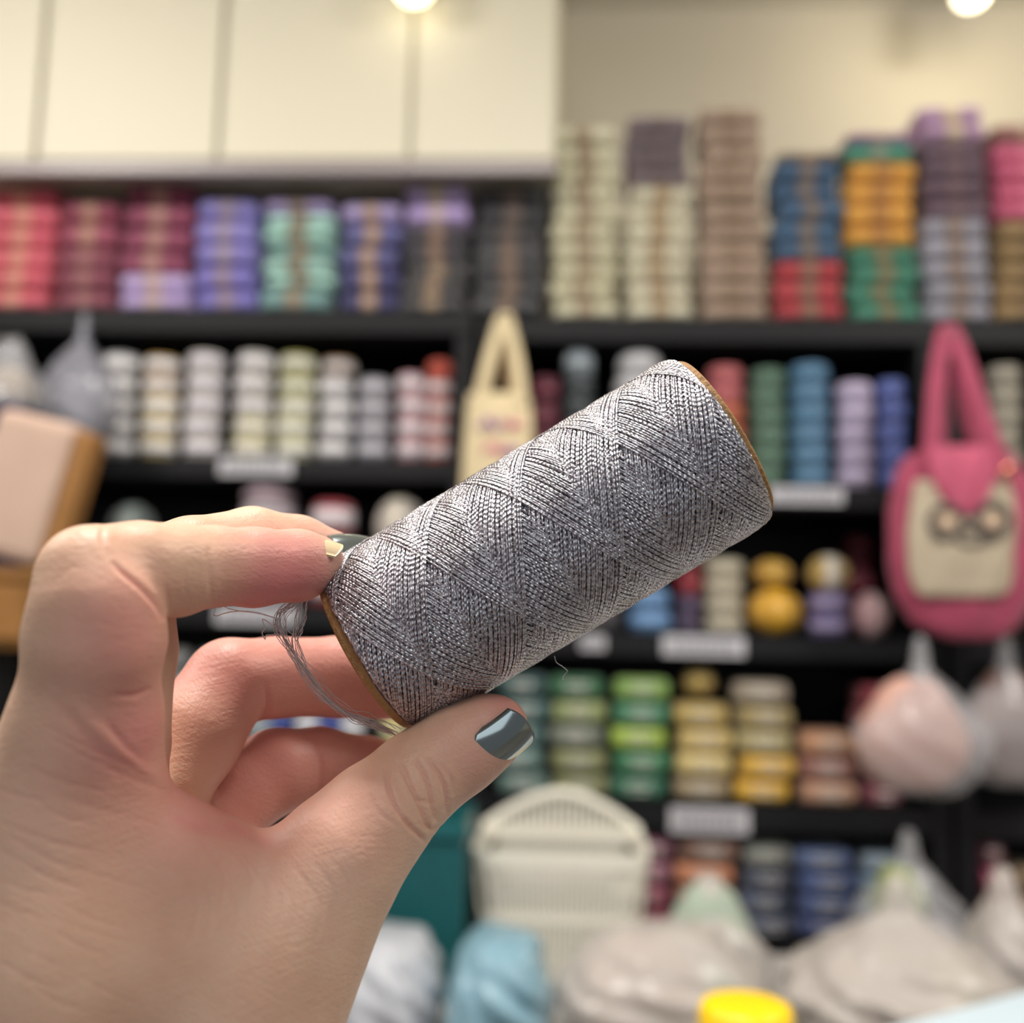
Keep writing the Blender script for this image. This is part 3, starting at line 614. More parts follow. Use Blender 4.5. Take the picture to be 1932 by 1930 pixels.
# counter in front with jar and tray
zc = 0.985
cnt = thing('counter', 'white service counter below the frame in front of the shelves', 'counter', (0.2, 0.75, 0))
box('counter_top', (-0.9, 0.9, -0.2, 0.12, zc-0.03, zc), M_table, cnt, 0.003)
box('counter_body', (-0.86, 0.86, -0.17, 0.09, 0, zc-0.03), M_table, cnt, 0.003)
M_yel = new_mat('yellow_plastic', lin((250, 206, 12)), 0.35)
Yj = 0.73; c = W(1408, 1880, Yj); rj = (W(1497, 1900, Yj).x-W(1318, 1900, Yj).x)/2; c.x = (W(1497, 1900, Yj).x+W(1318, 1900, Yj).x)/2
hj = c.z-zc-0.004
jar = thing('jar', 'jar with a bright yellow ribbed lid at the bottom edge of the picture', 'jar', (c.x, Yj, zc))
link('lid', lathe('lid', [(0.001, hj), (rj*0.80, hj), (rj*0.93, hj-.0015), (rj*0.985, hj-.006), (rj, hj-.014), (rj, hj-.03), (rj*.95, hj-.03), (rj*.95, hj-.01), (0.001, hj-.006)], 96, 0.006, 40), M_yel, jar)
link('jar_body', lathe('jar_body', [(0.001, 0), (rj*.9, 0), (rj*.97, .005), (rj*.97, hj-.04), (rj*.9, hj-.028), (rj*.9, hj-.012)], 40), new_mat('white_jar', lin((230, 230, 226)), 0.3), jar)
zb_ = 1.045
def on_z(x, y, z):
    r = ray(x, y); return CAM+r*((z-CAM.z)/r.z)
q0 = on_z(1700, 1930, zb_); q1 = on_z(1932, 1868, zb_)
angb = math.atan2(q1.y-q0.y, q1.x-q0.x)
tr = thing('storage_box', 'pale blue white storage box at the bottom right corner', 'box', (q0.x, q0.y, zc), (0, 0, angb))
M_pale = new_mat('pale_blue_plastic', lin((196, 214, 224)), 0.35)
link('box_body', box_me('box_body', -0.07, 0.33, -0.20, -0.006, 0, zb_-zc-0.012, bevel=0.004), M_pale, tr)
link('box_lid', box_me('box_lid', -0.076, 0.336, -0.206, 0.0, zb_-zc-0.012, zb_-zc, bevel=0.004), M_pale, tr)
# left: beige case on a wooden cabinet
M_beige = new_mat('beige_fabric', lin((196, 166, 148)), 0.75, bump=(120, 0.3), vary=0.05)
M_brown = new_mat('brown_board', lin((150, 104, 52)), 0.6, vary=0.12)
Ycs = 1.2
pc = W(20, 1072, Ycs)
wc = thing('wooden_stand', 'orange brown wooden crate on a black pedestal under the beige case', 'stand', (pc.x, Ycs, 0))
bxw = W(82, 1100, Ycs).x-pc.x
zcr = W(20, 1225, Ycs).z
box('crate_body', (-0.20, bxw-0.008, 0.0, 0.07, zcr, pc.z-0.014), M_brown, wc, 0.003)
box('crate_top', (-0.205, bxw-0.004, -0.004, 0.074, pc.z-0.014, pc.z), M_brown, wc, 0.003)
box('front_board', (-0.19, bxw-0.018, -0.006, 0.0, zcr+0.012, pc.z-0.02), M_brown, wc, 0.002)
box('pedestal', (-0.18, bxw-0.055, 0.01, 0.06, 0, zcr), M_black, wc, 0.003)
cs = thing('fabric_case', 'upright beige fabric case with a brown side leaning at the left edge', 'case', tuple(W(82, 1072, Ycs)), (0.0, math.radians(13), 0))
hcs = 0.178
box('case_body', (-0.115, -0.012, 0.0, 0.045, 0.0, hcs), M_beige, cs, 0.012)
box('side_board', (-0.012, 0.012, 0.004, 0.04, 0.002, hcs-0.006), M_brown, cs, 0.004)
cs.location.z += 0.0
M_navy = new_mat('navy_fabric', lin((22, 26, 66)), 0.8)
nv_ = thing('navy_case', 'dark navy fabric case behind the beige case', 'case', (W(20, 1072, 1.36).x-0.03, 1.36, pc.z), (0, math.radians(8), 0))
box('case_body', (-0.10, 0.0, 0.0, 0.08, 0.0, 0.225), M_navy, nv_, 0.01); box('case_lid', (-0.102, 0.002, -0.002, 0.082, 0.225, 0.24), M_navy, nv_, 0.004)
#HERO
# ================================================================== HELD SPOOL
MW = np.array([[RT.x, -UP.x, fw.x], [RT.y, -UP.y, fw.y], [RT.z, -UP.z, fw.z]])   # hand space (right, down, away) -> world axes
CAMV = np.array(CAM)
def H(x, y, d):                                            # pixel, pixel, cm -> hand space in cm
    return np.array([(x-CX)/F_PX*d, (y-CY)/F_PX*d, d])
def to_world(V):                                           # hand space cm -> world m
    return (np.asarray(V)*0.01) @ MW.T + CAMV
def link_world(name, V, F, mat, parent=None, smooth=True, uv=None, org=None):
    Wv = to_world(V)
    if org is not None: Wv = Wv-np.array(org)
    return link(name, mesh_np(name, Wv, F, smooth, uv), mat, parent)

S_C = H(1030, 1026, 22.0)
ax = np.array([0.857, -0.515, -0.01]); ax /= np.linalg.norm(ax)
e1 = np.array([0, 0, -1.0]); e1 -= ax*e1.dot(ax); e1 /= np.linalg.norm(e1)     # towards the camera
e2 = np.cross(ax, e1)
S_L, S_R, T_W = 8.75, 2.02, 0.051
def spool_pt(u, th, r):
    u = np.asarray(u)[..., None]; th = np.asarray(th)[..., None]; r = np.asarray(r)[..., None]
    return S_C + ax*u + (e1*np.cos(th)+e2*np.sin(th))*r

# metallic thread material: twisted plies along the uv
def thread_material():
    m = bpy.data.materials.new('silver_metallic_thread'); m.use_nodes = True; nt = m.node_tree; L = nt.links
    b = nt.nodes['Principled BSDF']; b.inputs['Metallic'].default_value = 0.92; b.inputs['Roughness'].default_value = 0.26
    uv = nt.nodes.new('ShaderNodeUVMap'); sp = nt.nodes.new('ShaderNodeSeparateXYZ'); L.new(uv.outputs['UV'], sp.inputs[0])
    def mth(op, a, bb=None, c=None):
        n = nt.nodes.new('ShaderNodeMath'); n.operation = op
        for i, v in enumerate((a, bb, c)):
            if v is None: continue
            if isinstance(v, (int, float)): n.inputs[i].default_value = v
            else: L.new(v, n.inputs[i])
        return n.outputs[0]
    ph = mth('ADD', mth('MULTIPLY', sp.outputs[0], 1.0/0.11), mth('MULTIPLY', sp.outputs[1], 1.0))
    tri = mth('ABSOLUTE', mth('SUBTRACT', mth('FRACT', ph), 0.5))       # 0..0.5, one ply edge per turn
    ph2 = mth('ADD', mth('MULTIPLY', sp.outputs[0], 1.0/0.11), mth('MULTIPLY', sp.outputs[1], 3.0))
    tri2 = mth('ABSOLUTE', mth('SUBTRACT', mth('FRACT', ph2), 0.5))
    tc = nt.nodes.new('ShaderNodeTexCoord')
    nz = nt.nodes.new('ShaderNodeTexNoise'); nz.inputs['Scale'].default_value = 900; nz.inputs['Detail'].default_value = 2
    L.new(tc.outputs['Object'], nz.inputs['Vector'])
    hgt = mth('ADD', mth('ADD', mth('MULTIPLY', tri, 1.6), mth('MULTIPLY', tri2, 0.6)), mth('MULTIPLY', nz.outputs['Fac'], 0.9))
    bp = nt.nodes.new('ShaderNodeBump'); bp.inputs['Strength'].default_value = 1.0; bp.inputs['Distance'].default_value = 0.00020
    L.new(hgt, bp.inputs['Height']); L.new(bp.outputs['Normal'], b.inputs['Normal'])
    cr = nt.nodes.new('ShaderNodeValToRGB'); cr.color_ramp.elements[0].position = 0.30; cr.color_ramp.elements[1].position = 0.62
    cr.color_ramp.elements[0].color = (0.24, 0.205, 0.23, 1); cr.color_ramp.elements[1].color = (0.74, 0.73, 0.77, 1)
    nz2 = nt.nodes.new('ShaderNodeTexNoise'); nz2.inputs['Scale'].default_value = 1500; nz2.inputs['Detail'].default_value = 1
    L.new(tc.outputs['Object'], nz2.inputs['Vector']); L.new(nz2.outputs['Fac'], cr.inputs[0])
    L.new(cr.outputs[0], b.inputs['Base Color'])
    rr = mth('ADD', mth('MULTIPLY', nz.outputs['Fac'], 0.22), 0.11); L.new(rr, b.inputs['Roughness'])
    return m
M_thread = thread_material()

spool = thing('thread_spool', 'spool of silver metallic thread on a cardboard tube held between thumb and fingers', 'spool', tuple(to_world(S_C)))
SO = to_world(S_C)
M_card = new_mat('brown_cardboard', lin((170, 128, 80)), 0.75, bump=(900, 0.5), vary=0.14, vscale=300)
# cardboard tube with a real bore
n = 96; th = np.linspace(0, 2*np.pi, n, endpoint=False); rows = []
for (u, r) in ((-4.50, 1.55), (-4.52, 1.60), (-4.52, 1.85), (-4.48, 1.885), (-4.0, 1.885), (4.2, 1.885), (4.42, 1.885), (4.46, 1.85), (4.46, 1.60), (4.42, 1.55), (0, 1.55)):
    rows.append(spool_pt(np.full(n, u), th, np.full(n, r)+0.006*np.sin(3*th+u)))
rows.append(rows[0])
link_world('cardboard_tube', np.array(rows).reshape(-1, 3), grid_faces(len(rows), n, wrap_v=True), M_card, spool, org=SO)
# inner layers of thread under the visible windings
def prof(u):
    e = (S_L/2-np.abs(u)); return np.clip(e/0.35, 0, 1)**0.5
us = np.linspace(-S_L/2+0.02, S_L/2-0.02, 90)
inner = np.array([spool_pt(np.full(n, u), th, np.full(n, 1.875+0.045*prof(u))) for u in us]).reshape(-1, 3)
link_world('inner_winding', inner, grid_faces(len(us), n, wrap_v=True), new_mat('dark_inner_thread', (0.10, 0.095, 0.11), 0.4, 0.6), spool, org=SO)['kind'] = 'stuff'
# simulated cross winding: one thread laid turn after turn on a height map
circ = 2*np.pi*S_R; alpha = math.radians(27.0)
turns = 2*S_L/(circ*math.tan(alpha)); q = 3
turns = round(turns*q)/q                       # closes after q double traverses
shift = T_W*0.94/math.sin(alpha)/circ/q        # turn fraction added per double traverse
NT = 235; NS = int(turns*circ/math.cos(alpha)/0.20)
NTH, NU = 300, 200
Hm = np.zeros((NTH, NU)); pts_all = []; uvs = []; thread_len = 0.0
t = np.linspace(0, 1, NS, endpoint=False)
tri = 1-4*np.abs(t-0.5)                        # -1..1..-1
soft = np.sign(tri)*(1-np.sqrt((1-np.abs(tri))**2+0.0009))
soft = soft/np.abs(soft).max()
th0 = 0.6; TH00 = th0; period = (1/q)/shift
paths = []; pend = []
for k in range(NT):
    Lk = (S_L/2-0.05)*(1-0.012*abs(math.sin(k*2.1)))-0.02*rng.random()
    u = soft*Lk + 0.012*np.sin(2*np.pi*t*3+k*0.9)
    a = 2*np.pi*(th0+(turns+shift)*t)
    th0 = (TH00+(k+1)*(turns+shift)+rng.normal(0, 0.0006)) % 1.0
    tn = a/(2*np.pi); w4 = turns*(u/(S_L/2-0.05)+1)/4
    rise = np.arange(NS) < NS/2
    other = np.where(rise, tn+w4, tn-w4)             # phase of the strands that cross here the other way
    t0 = ((other-TH00) % (1/q))/shift
    n_over = np.where(k >= t0, np.floor((k-t0)/period)+1, 0)
    z = 0.040*(n_over+k//period)
    z = np.convolve(np.pad(z, 2, mode='wrap'), np.ones(5)/5, mode='valid')
    r = 1.875+0.045*prof(u)+T_W*0.42+z*(0.35+0.65*prof(u))
    paths.append(np.stack([a, u, r+rng.normal(0, 0.002)], 1))
allp = np.concatenate(paths)
C = spool_pt(allp[:, 1], allp[:, 0], allp[:, 2])
Tn = np.gradient(C, axis=0); Tn /= np.linalg.norm(Tn, axis=1)[:, None]
Rn = e1*np.cos(allp[:, 0])[:, None]+e2*np.sin(allp[:, 0])[:, None]
Rn -= Tn*(Rn*Tn).sum(1)[:, None]; Rn /= np.linalg.norm(Rn, axis=1)[:, None]
Bn = np.cross(Tn, Rn); NSd = 6
ang = np.linspace(0, 2*np.pi, NSd, endpoint=False)
Vt = C[:, None, :]+(T_W*0.535)*(np.cos(ang)[None, :, None]*Bn[:, None, :]+0.86*np.sin(ang)[None, :, None]*Rn[:, None, :])
Ft = grid_faces(len(C), NSd, wrap_v=True)
seglen = np.concatenate([[0], np.cumsum(np.linalg.norm(np.diff(C, axis=0), axis=1))])
ii = Ft // NSd; jj = (Ft % NSd).astype(float)
jj[:, 2][jj[:, 2] == 0] = NSd; jj[:, 3][jj[:, 3] == 0] = NSd
uvv = np.stack([seglen[ii], jj/NSd], -1)
link_world('wound_thread', Vt.reshape(-1, 3), Ft, M_thread, spool, uv=uvv.reshape(-1, 2), org=SO)['kind'] = 'stuff'
# loose thread ends at the lower left of the spool
M_loose = new_mat('loose_metallic_thread', (0.60, 0.50, 0.48), 0.35, 0.35)
def loose(name, pts, rad, jit, n, seed, twist=0.0):
    r = np.random.default_rng(seed); p = spline([H(*q) for q in pts], n)
    w = np.array([r.normal(0, 1, (n,)) for _ in range(3)]).T
    k = np.ones(5)/5; w = np.stack([np.convolve(w[:, i], k, mode='same') for i in range(3)], 1)
    p = p+w*jit
    V, F = tube_np(p, rad, 5); return V, F
bundle = [(812, 776+340, 20.6)]
def crop8(x, y, d): return (380+x*0.2694, 900+y*0.2694, d)
main = [crop8(800, 780, 20.9), crop8(740, 800, 20.8), crop8(640, 880, 20.8), crop8(560, 950, 20.8), crop8(548, 1040, 20.8), crop8(590, 1140, 20.8), crop8(660, 1260, 20.9), crop8(760, 1400, 21.0), crop8(860, 1530, 21.1), crop8(980, 1625, 21.2), crop8(1110, 1690, 21.3), crop8(1230, 1735, 21.4), crop8(1345, 1785, 21.5)]
alt = [crop8(740, 800, 20.8), crop8(715, 860, 20.8), crop8(690, 960, 20.8), crop8(680, 1060, 20.8), crop8(655, 1150, 20.8), crop8(690, 1290, 20.9)] + main[7:]
Vs, Fs_, off = [], [], 0
for s in range(24):
    base = main if s % 3 else alt
    r = random.Random(s); ox, oy = r.uniform(-11, 11), r.uniform(-8, 8)
    ptsb = [(x+ox*(0.3+abs(math.sin(i*0.9+s))), y+oy*(0.3+abs(math.cos(i*1.1+s))), d+r.uniform(-.04, .04)) for i, (x, y, d) in enumerate(base)]
    V, F = loose('t', ptsb, 0.0075, 0.02, 110, s)
    Vs.append(V); Fs_.append(F+off); off += len(V)
link_world('loose_thread', np.vstack(Vs), np.vstack(Fs_), M_loose, spool, org=SO)['kind'] = 'stuff'
M_loose2 = new_mat('shiny_loose_thread', (0.72, 0.70, 0.72), 0.25, 0.9)
for k, (pp, mt) in enumerate((
    ([crop8(550, 995, 20.8), crop8(400, 955, 20.7), crop8(250, 935, 20.7), crop8(140, 900, 20.6), crop8(118, 890, 20.6), crop8(85, 962, 20.6), crop8(110, 972, 20.6), crop8(160, 955, 20.6), crop8(290, 938, 20.6), crop8(440, 962, 20.7), crop8(545, 1000, 20.8)], M_loose2),
    ([crop8(575, 1080, 20.8), crop8(500, 1040, 20.7), crop8(430, 995, 20.7), crop8(445, 1060, 20.7), crop8(425, 1090, 20.7), crop8(445, 1135, 20.7), crop8(455, 1110, 20.7), crop8(520, 1100, 20.7), crop8(580, 1105, 20.8)], M_loose),
    ([(1046, 1238, 21.6), (1050, 1250, 21.6), (1062, 1258, 21.6), (1070, 1266, 21.6), (1062, 1276, 21.6), (1063, 1284, 21.6)], M_loose2))):
    V, F = loose('t', pp, 0.0105 if k < 2 else 0.008, 0.006, 80, 50+k)
    link_world('thread_end', V, F, mt, spool, org=SO)

# ================================================================== HAND
def rc_(p1, r1, p2, r2): return ('c', np.array(p1, float), float(r1), np.array(p2, float), float(r2))
def sd(prim, X):
    _, a, r1, b, r2 = prim
    ba = b-a; l2 = ba.dot(ba); rr = r1-r2; a2 = l2-rr*rr; il2 = 1/l2
    pa = X-a; y = pa @ ba; z = y-l2
    xx = pa*l2-y[:, None]*ba; x2 = (xx*xx).sum(1); y2 = y*y*l2; z2 = z*z*l2
    k = np.sign(rr)*rr*rr*x2
    out = (np.sqrt(x2*a2*il2)+y*rr)*il2-r1
    m1 = np.sign(z)*a2*z2 > k; m2 = (~m1) & (np.sign(y)*a2*y2 < k)
    out[m1] = np.sqrt(x2[m1]+z2[m1])*il2-r2
    out[m2] = np.sqrt(x2[m2]+y2[m2])*il2-r1
    return out
def smin(a, b, k):
    h = np.maximum(k-np.abs(a-b), 0)/k
    return np.minimum(a, b)-h*h*h*k/6.0
def chain(pts):   # pts: (x, y, d, r_px) -> list of round cones, radii given in pixels at that depth
    out = []
    for (p, q) in zip(pts[:-1], pts[1:]):
        out.append(rc_(H(*p[:3]), p[3]*p[2]/F_PX, H(*q[:3]), q[3]*q[2]/F_PX))
    return out
#PALM_AND_FINGERS
PALM = (chain([(150, 1372, 17.6, 104), (110, 1500, 17.8, 130), (60, 1800, 17.6, 190), (20, 2300, 17.2, 260)]) +
        chain([(215, 1425, 19.6, 92), (190, 1600, 19.6, 120), (100, 2250, 18.6, 200)]) +
        chain([(300, 1490, 21.6, 84), (260, 1650, 21.2, 110), (180, 2250, 20.2, 180)]) +
        chain([(405, 1560, 23.0, 74), (380, 1700, 22.6, 100), (260, 2250, 21.6, 160)]) +
        chain([(190, 1560, 18.2, 110), (330, 1640, 18.6, 105), (480, 1690, 19.2, 110)]) +
        chain([(160, 1800, 18.2, 200), (420, 1850, 18.8, 190)]) +
        chain([(135, 1365, 17.35, 88), (222, 1480, 17.9, 40)]) +
        chain([(202, 1340, 17.7, 88), (222, 1425, 18.3, 60)]) +
        chain([(20, 2300, 17.6, 260), (140, 2700, 18.4, 270)]) + chain([(200, 2250, 19.0, 250), (240, 2700, 19.0, 260)]))
THUMB = chain([(440, 1930, 18.6, 200), (640, 1622, 19.6, 118), (708, 1545, 20.1, 100), (787, 1470, 20.7, 84), (862, 1415, 21.1, 80), (915, 1383, 21.25, 66), (938, 1372, 21.3, 56)])
INDEX_A = chain([(150, 1385, 17.6, 105), (180, 1205, 17.2, 124), (178, 1150, 17.05, 108), (160, 1092, 17.1, 80)])
INDEX_B = chain([(170, 1082, 17.25, 92), (262, 1074, 17.95, 88), (330, 1075, 18.6, 86), (400, 1068, 19.3, 74), (480, 1070, 20.1, 73), (560, 1067, 20.9, 66), (597, 1062, 21.25, 52)])
MIDDLE_A = chain([(225, 1400, 19.6, 92), (235, 1230, 19.2, 92), (250, 1080, 19.3, 78)])
MIDDLE_B = chain([(250, 1080, 19.3, 78), (360, 1046, 20.6, 70), (475, 1026, 21.9, 68), (560, 1036, 22.6, 62), (628, 1050, 23.0, 48)])
RING_A = chain([(310, 1480, 21.6, 88), (360, 1390, 22.4, 92), (432, 1288, 23.4, 82)])
RING_B = chain([(432, 1288, 23.4, 82), (520, 1278, 24.3, 74), (640, 1277, 25.2, 74), (720, 1285, 25.5, 68), (800, 1300, 25.7, 56)])
PINKY_A = chain([(405, 1560, 23.0, 72), (450, 1500, 23.6, 78), (520, 1455, 24.2, 78)])
PINKY_B = chain([(520, 1455, 24.2, 78), (600, 1444, 24.9, 70), (690, 1458, 25.4, 66), (770, 1475, 25.6, 54)])
def group(prims, X, k):
    d = sd(prims[0], X)
    for p in prims[1:]: d = smin(d, sd(p, X), k)
    return d
def finger(A, B, X, kf):                                   # sharp fold on the inside of the bend
    return smin(group(A, X, 0.35), group(B, X, 0.25), kf)
def hand_sdf(X):
    palm = group(PALM, X, 1.1)
    f = [smin(palm, group(THUMB, X, 0.5), 0.8),
         smin(palm, finger(INDEX_A, INDEX_B, X, 0.4), 0.75),
         smin(palm, finger(MIDDLE_A, MIDDLE_B, X, 0.15), 0.4),
         smin(palm, finger(RING_A, RING_B, X, 0.2), 0.25),
         smin(palm, finger(PINKY_A, PINKY_B, X, 0.25), 0.25)]
    d = f[0]
    for g in f[1:]: d = smin(d, g, 0.10)
    return d
def grad(fn, X, e=0.01):
    g = np.stack([fn(X+np.eye(3)[i]*e)-fn(X-np.eye(3)[i]*e) for i in range(3)], 1)
    return g/(np.linalg.norm(g, axis=1)[:, None]+1e-9)
def polygonise(fn, lo, hi, h, B=8):
    lo = np.array(lo); nb = np.ceil((np.array(hi)-lo)/(h*B)).astype(int); N = nb*B+1
    vol = np.ones(N, np.float32)
    bi = np.stack(np.meshgrid(*[np.arange(k) for k in nb], indexing='ij'), -1).reshape(-1, 3)
    cen = lo+(bi+0.5)*B*h; dc = fn(cen); rad = B*h*0.87+0.25
    for b_, d_ in zip(bi[dc < -rad], dc[dc < -rad]):
        s = b_*B; vol[s[0]:s[0]+B+1, s[1]:s[1]+B+1, s[2]:s[2]+B+1] = -1
    act = bi[np.abs(dc) <= rad]
    loc = np.stack(np.meshgrid(*[np.arange(B+1)]*3, indexing='ij'), -1).reshape(-1, 3)
    for c0 in range(0, len(act), 200):
        a_ = act[c0:c0+200]; idx = (a_[:, None, :]*B+loc[None]).reshape(-1, 3)
        val = fn(lo+idx*h)
        vol[idx[:, 0], idx[:, 1], idx[:, 2]] = val
    ins = vol < 0
    c = [ins[i:N[0]-1+i, j:N[1]-1+j, k:N[2]-1+k] for i in (0, 1) for j in (0, 1) for k in (0, 1)]
    allc = np.logical_and.reduce(c); anyc = np.logical_or.reduce(c); m = anyc & ~allc
    cells = np.argwhere(m); idm = -np.ones(m.shape, np.int32); idm[m] = np.arange(len(cells))
    acc = np.zeros((len(cells), 3)); cnt_ = np.zeros(len(cells))
    offs = [(i, j, k) for i in (0, 1) for j in (0, 1) for k in (0, 1)]
    for a_ in offs:
        for ax_ in range(3):
            if a_[ax_] == 0:
                b_ = list(a_); b_[ax_] = 1
                va = vol[tuple((cells+np.array(a_)).T)]; vb = vol[tuple((cells+np.array(b_)).T)]
                s = (va < 0) != (vb < 0); tt = np.where(s, va/(va-vb+1e-12), 0)
                p = cells+np.array(a_)+tt[:, None]*(np.array(b_)-np.array(a_))
                acc[s] += p[s]; cnt_[s] += 1
    V = lo+acc/cnt_[:, None]*h
    F = []
    for ax_ in range(3):
        o1, o2 = [(1, 2), (2, 0), (0, 1)][ax_]
        sl0 = [slice(1, -1)]*3; sl0[ax_] = slice(0, -1); sl1 = [slice(1, -1)]*3; sl1[ax_] = slice(1, None)
        A0 = ins[tuple(sl0)]; A1 = ins[tuple(sl1)]
        e = np.argwhere(A0 != A1); flip = A0[A0 != A1]
        base = e.copy(); base[:, o1] += 1; base[:, o2] += 1
        def cid(d1, d2):
            q_ = base.copy(); q_[:, o1] -= d1; q_[:, o2] -= d2; return idm[q_[:, 0], q_[:, 1], q_[:, 2]]
        Q = np.stack([cid(1, 1), cid(0, 1), cid(0, 0), cid(1, 0)], 1)
        Q[~flip] = Q[~flip][:, ::-1]
        F.append(Q)
    return V, np.vstack(F)
HV, HF = polygonise(hand_sdf, (-13.0, -0.6, 14.2), (1.2, 15.2, 27.4), 0.044)
for _ in range(2):
    d_ = hand_sdf(HV); HV = HV-grad(hand_sdf, HV)*d_[:, None]*0.9
HN = grad(hand_sdf, HV)
px = HV[:, 0]/HV[:, 2]*F_PX+CX; py = HV[:, 1]/HV[:, 2]*F_PX+CY
face = -(HN*HV).sum(1)/np.linalg.norm(HV, axis=1)          # >0: faces the viewer side of the hand
disp = np.zeros(len(HV))
def crease(pts, depth, sig, dmax=30.0, dmin=0.0, lump=0.0):
    """a skin fold: a line across the skin, pressed in by depth cm with width sig px"""
    global disp
    P2 = np.array(pts, float)
    if len(P2) > 2: P2 = spline(P2, len(P2)*5)
    x0, x1 = P2[:, 0].min()-6*sig, P2[:, 0].max()+6*sig; y0, y1 = P2[:, 1].min()-6*sig, P2[:, 1].max()+6*sig
    m = np.where((px > x0) & (px < x1) & (py > y0) & (py < y1) & (face > -0.15) & (HV[:, 2] < dmax) & (HV[:, 2] > dmin))[0]
    if not len(m): return
    q_ = np.stack([px[m], py[m]], 1); best = np.full(len(m), 1e9); tb = np.zeros(len(m)); n_ = len(P2)-1
    for i in range(n_):
        a_, b_ = P2[i], P2[i+1]; ab = b_-a_; tt = np.clip(((q_-a_) @ ab)/(ab @ ab+1e-9), 0, 1)
        dd = np.linalg.norm(q_-a_-tt[:, None]*ab, axis=1); k = dd < best; best[k] = dd[k]; tb[k] = (i+tt[k])/n_
    fade = np.clip(np.sin(np.pi*np.clip(tb*0.92+0.04, 0, 1)), 0, 1)**0.5
    disp[m] -= depth*np.exp(-(best/sig)**2)*fade
    if lump: disp[m] += lump*np.exp(-((best-2.6*sig)/(1.5*sig))**2)*fade
def c1(*p): return [(x*.3627, 900+y*.3627) for x, y in p]
def c2(*p): return [(380+x*.3627, 1150+y*.3627) for x, y in p]
# index finger
crease(c1((590, 455), (640, 500), (720, 565), (800, 650), (850, 730)), 0.05, 4.5, 18.6, lump=0.012)
crease(c1((600, 1130), (700, 1132), (775, 1100)), 0.05, 4, 19)
crease(c1((1085, 370), (1092, 500), (1098, 640)), 0.018, 4.5, 20.5, lump=0.006)
crease(c1((860, 560), (872, 620), (880, 700)), 0.02, 4, 19)
crease(c1((960, 480), (965, 580), (985, 640)), 0.008, 4, 20)
crease(c1((540, 250), (530, 330), (560, 420)), 0.015, 5, 18, lump=0.01)
crease(c1((380, 300), (420, 330), (470, 345)), 0.006, 3, 18); crease(c1((330, 350), (390, 375), (440, 380)), 0.006, 3, 18)
crease(c1((250, 600), (330, 500), (430, 440)), 0.006, 4, 18)
# web between index and thumb
crease(c1((300, 1180), (380, 1270), (500, 1410), (620, 1540)), 0.018, 12, 19.5)
crease(c1((400, 1190), (500, 1310), (640, 1425), (760, 1520), (880, 1600)), -0.035, 13, 19.5)
crease(c1((860, 1620), (1000, 1690), (1150, 1760), (1300, 1800)), -0.02, 10, 20.5)
crease(c1((560, 1280), (640, 1390), (760, 1500)), 0.03, 8, 20)
crease(c1((880, 1750), (1040, 1820), (1250, 1850)), 0.03, 14, 20.5)
crease(c2((60, 1000), (180, 1120), (330, 1200), (420, 1250)), 0.03, 12, 20.5)
# thumb joint folds
for a_, s_ in ((c2((960, 820), (975, 930), (1020, 1040), (1100, 1150)), 0.03), (c2((1035, 800), (1085, 910), (1140, 1030), (1180, 1130)), 0.035),
               (c2((1110, 780), (1165, 870), (1195, 970), (1215, 1090)), 0.032), (c2((1180, 780), (1240, 860), (1275, 960), (1275, 1050)), 0.028),
               (c2((1240, 800), (1300, 880), (1310, 960)), 0.016), (c2((880, 960), (920, 1050), (1000, 1110)), 0.010), (c2((1060, 1090), (1110, 1150), (1160, 1200)), 0.03),
               (c2((1160, 1120), (1200, 1140), (1240, 1120)), 0.02), (c2((1120, 980), (1150, 1000), (1200, 1000)), 0.015)):
    crease(a_, s_*2.0, 3.6, 23, lump=s_*0.35)
for k in range(7):
    y0 = 1160+k*34
    crease(c2((760+k*20, y0+10), (900, y0+22), (1060-k*22, y0+6+k*10)), 0.008, 4, 22)
# long fine folds on the back of the hand and the web
rr_ = random.Random(5)
for k in range(20):
    x0 = rr_.uniform(-40, 160); y0 = 1370+k*26; a_ = rr_.uniform(0.25, 0.5)
    L_ = rr_.uniform(90, 190)
    crease([(x0, y0), (x0+L_*0.5, y0+L_*0.5*a_+6), (x0+L_, y0+L_*a_)], rr_.uniform(0.010, 0.018), 3.6, 20)
for k in range(12):
    x0 = 330+k*26; y0 = 1590+rr_.uniform(0, 60)
    crease([(x0, y0), (x0+40, y0+60), (x0+30, y0+140)], 0.010, 4, 20)
# ring and little finger folds on their palm sides
crease([(500, 1290), (506, 1330), (500, 1355)], 0.04, 6, 26, 22); crease([(590, 1400), (605, 1440), (600, 1500)], 0.02, 6, 27, 23)
HV2 = HV+HN*disp[:, None]
# blood colour at pads, palm sides and folds, plus shade painted into the far fingers
def spot(x, y, d, r): return np.exp(-(((HV-H(x, y, d))**2).sum(1))/(r*r))
flush_shade = (0.75*spot(560, 1085, 20.3, 1.3)+0.6*spot(470, 1110, 19.6, 1.1)+0.6*spot(250, 1190, 16.4, 1.1)+0.7*spot(380, 1520, 19.0, 1.6)+0.6*spot(262, 1370, 17.2, 0.9)
         +0.7*spot(960, 1330, 21.2, 0.7)+0.5*spot(640, 1040, 22.6, 0.9)+0.35*spot(880, 1420, 20.6, 0.9)+0.3*spot(650, 1530, 19.2, 1.2)+0.25*spot(180, 1480, 16.8, 1.5))
flush_shade += 0.65*np.clip((HV[:, 2]-20.8)/1.6, 0, 1)*(HV[:, 0] < -1.2)*(py > 1130)  # ring and little fingers: redder palm sides, deepened to stand in for their shade
flush_shade += 0.4*np.clip(-disp*14, 0, 0.5)
flush_shade = np.clip(flush_shade, 0, 1)
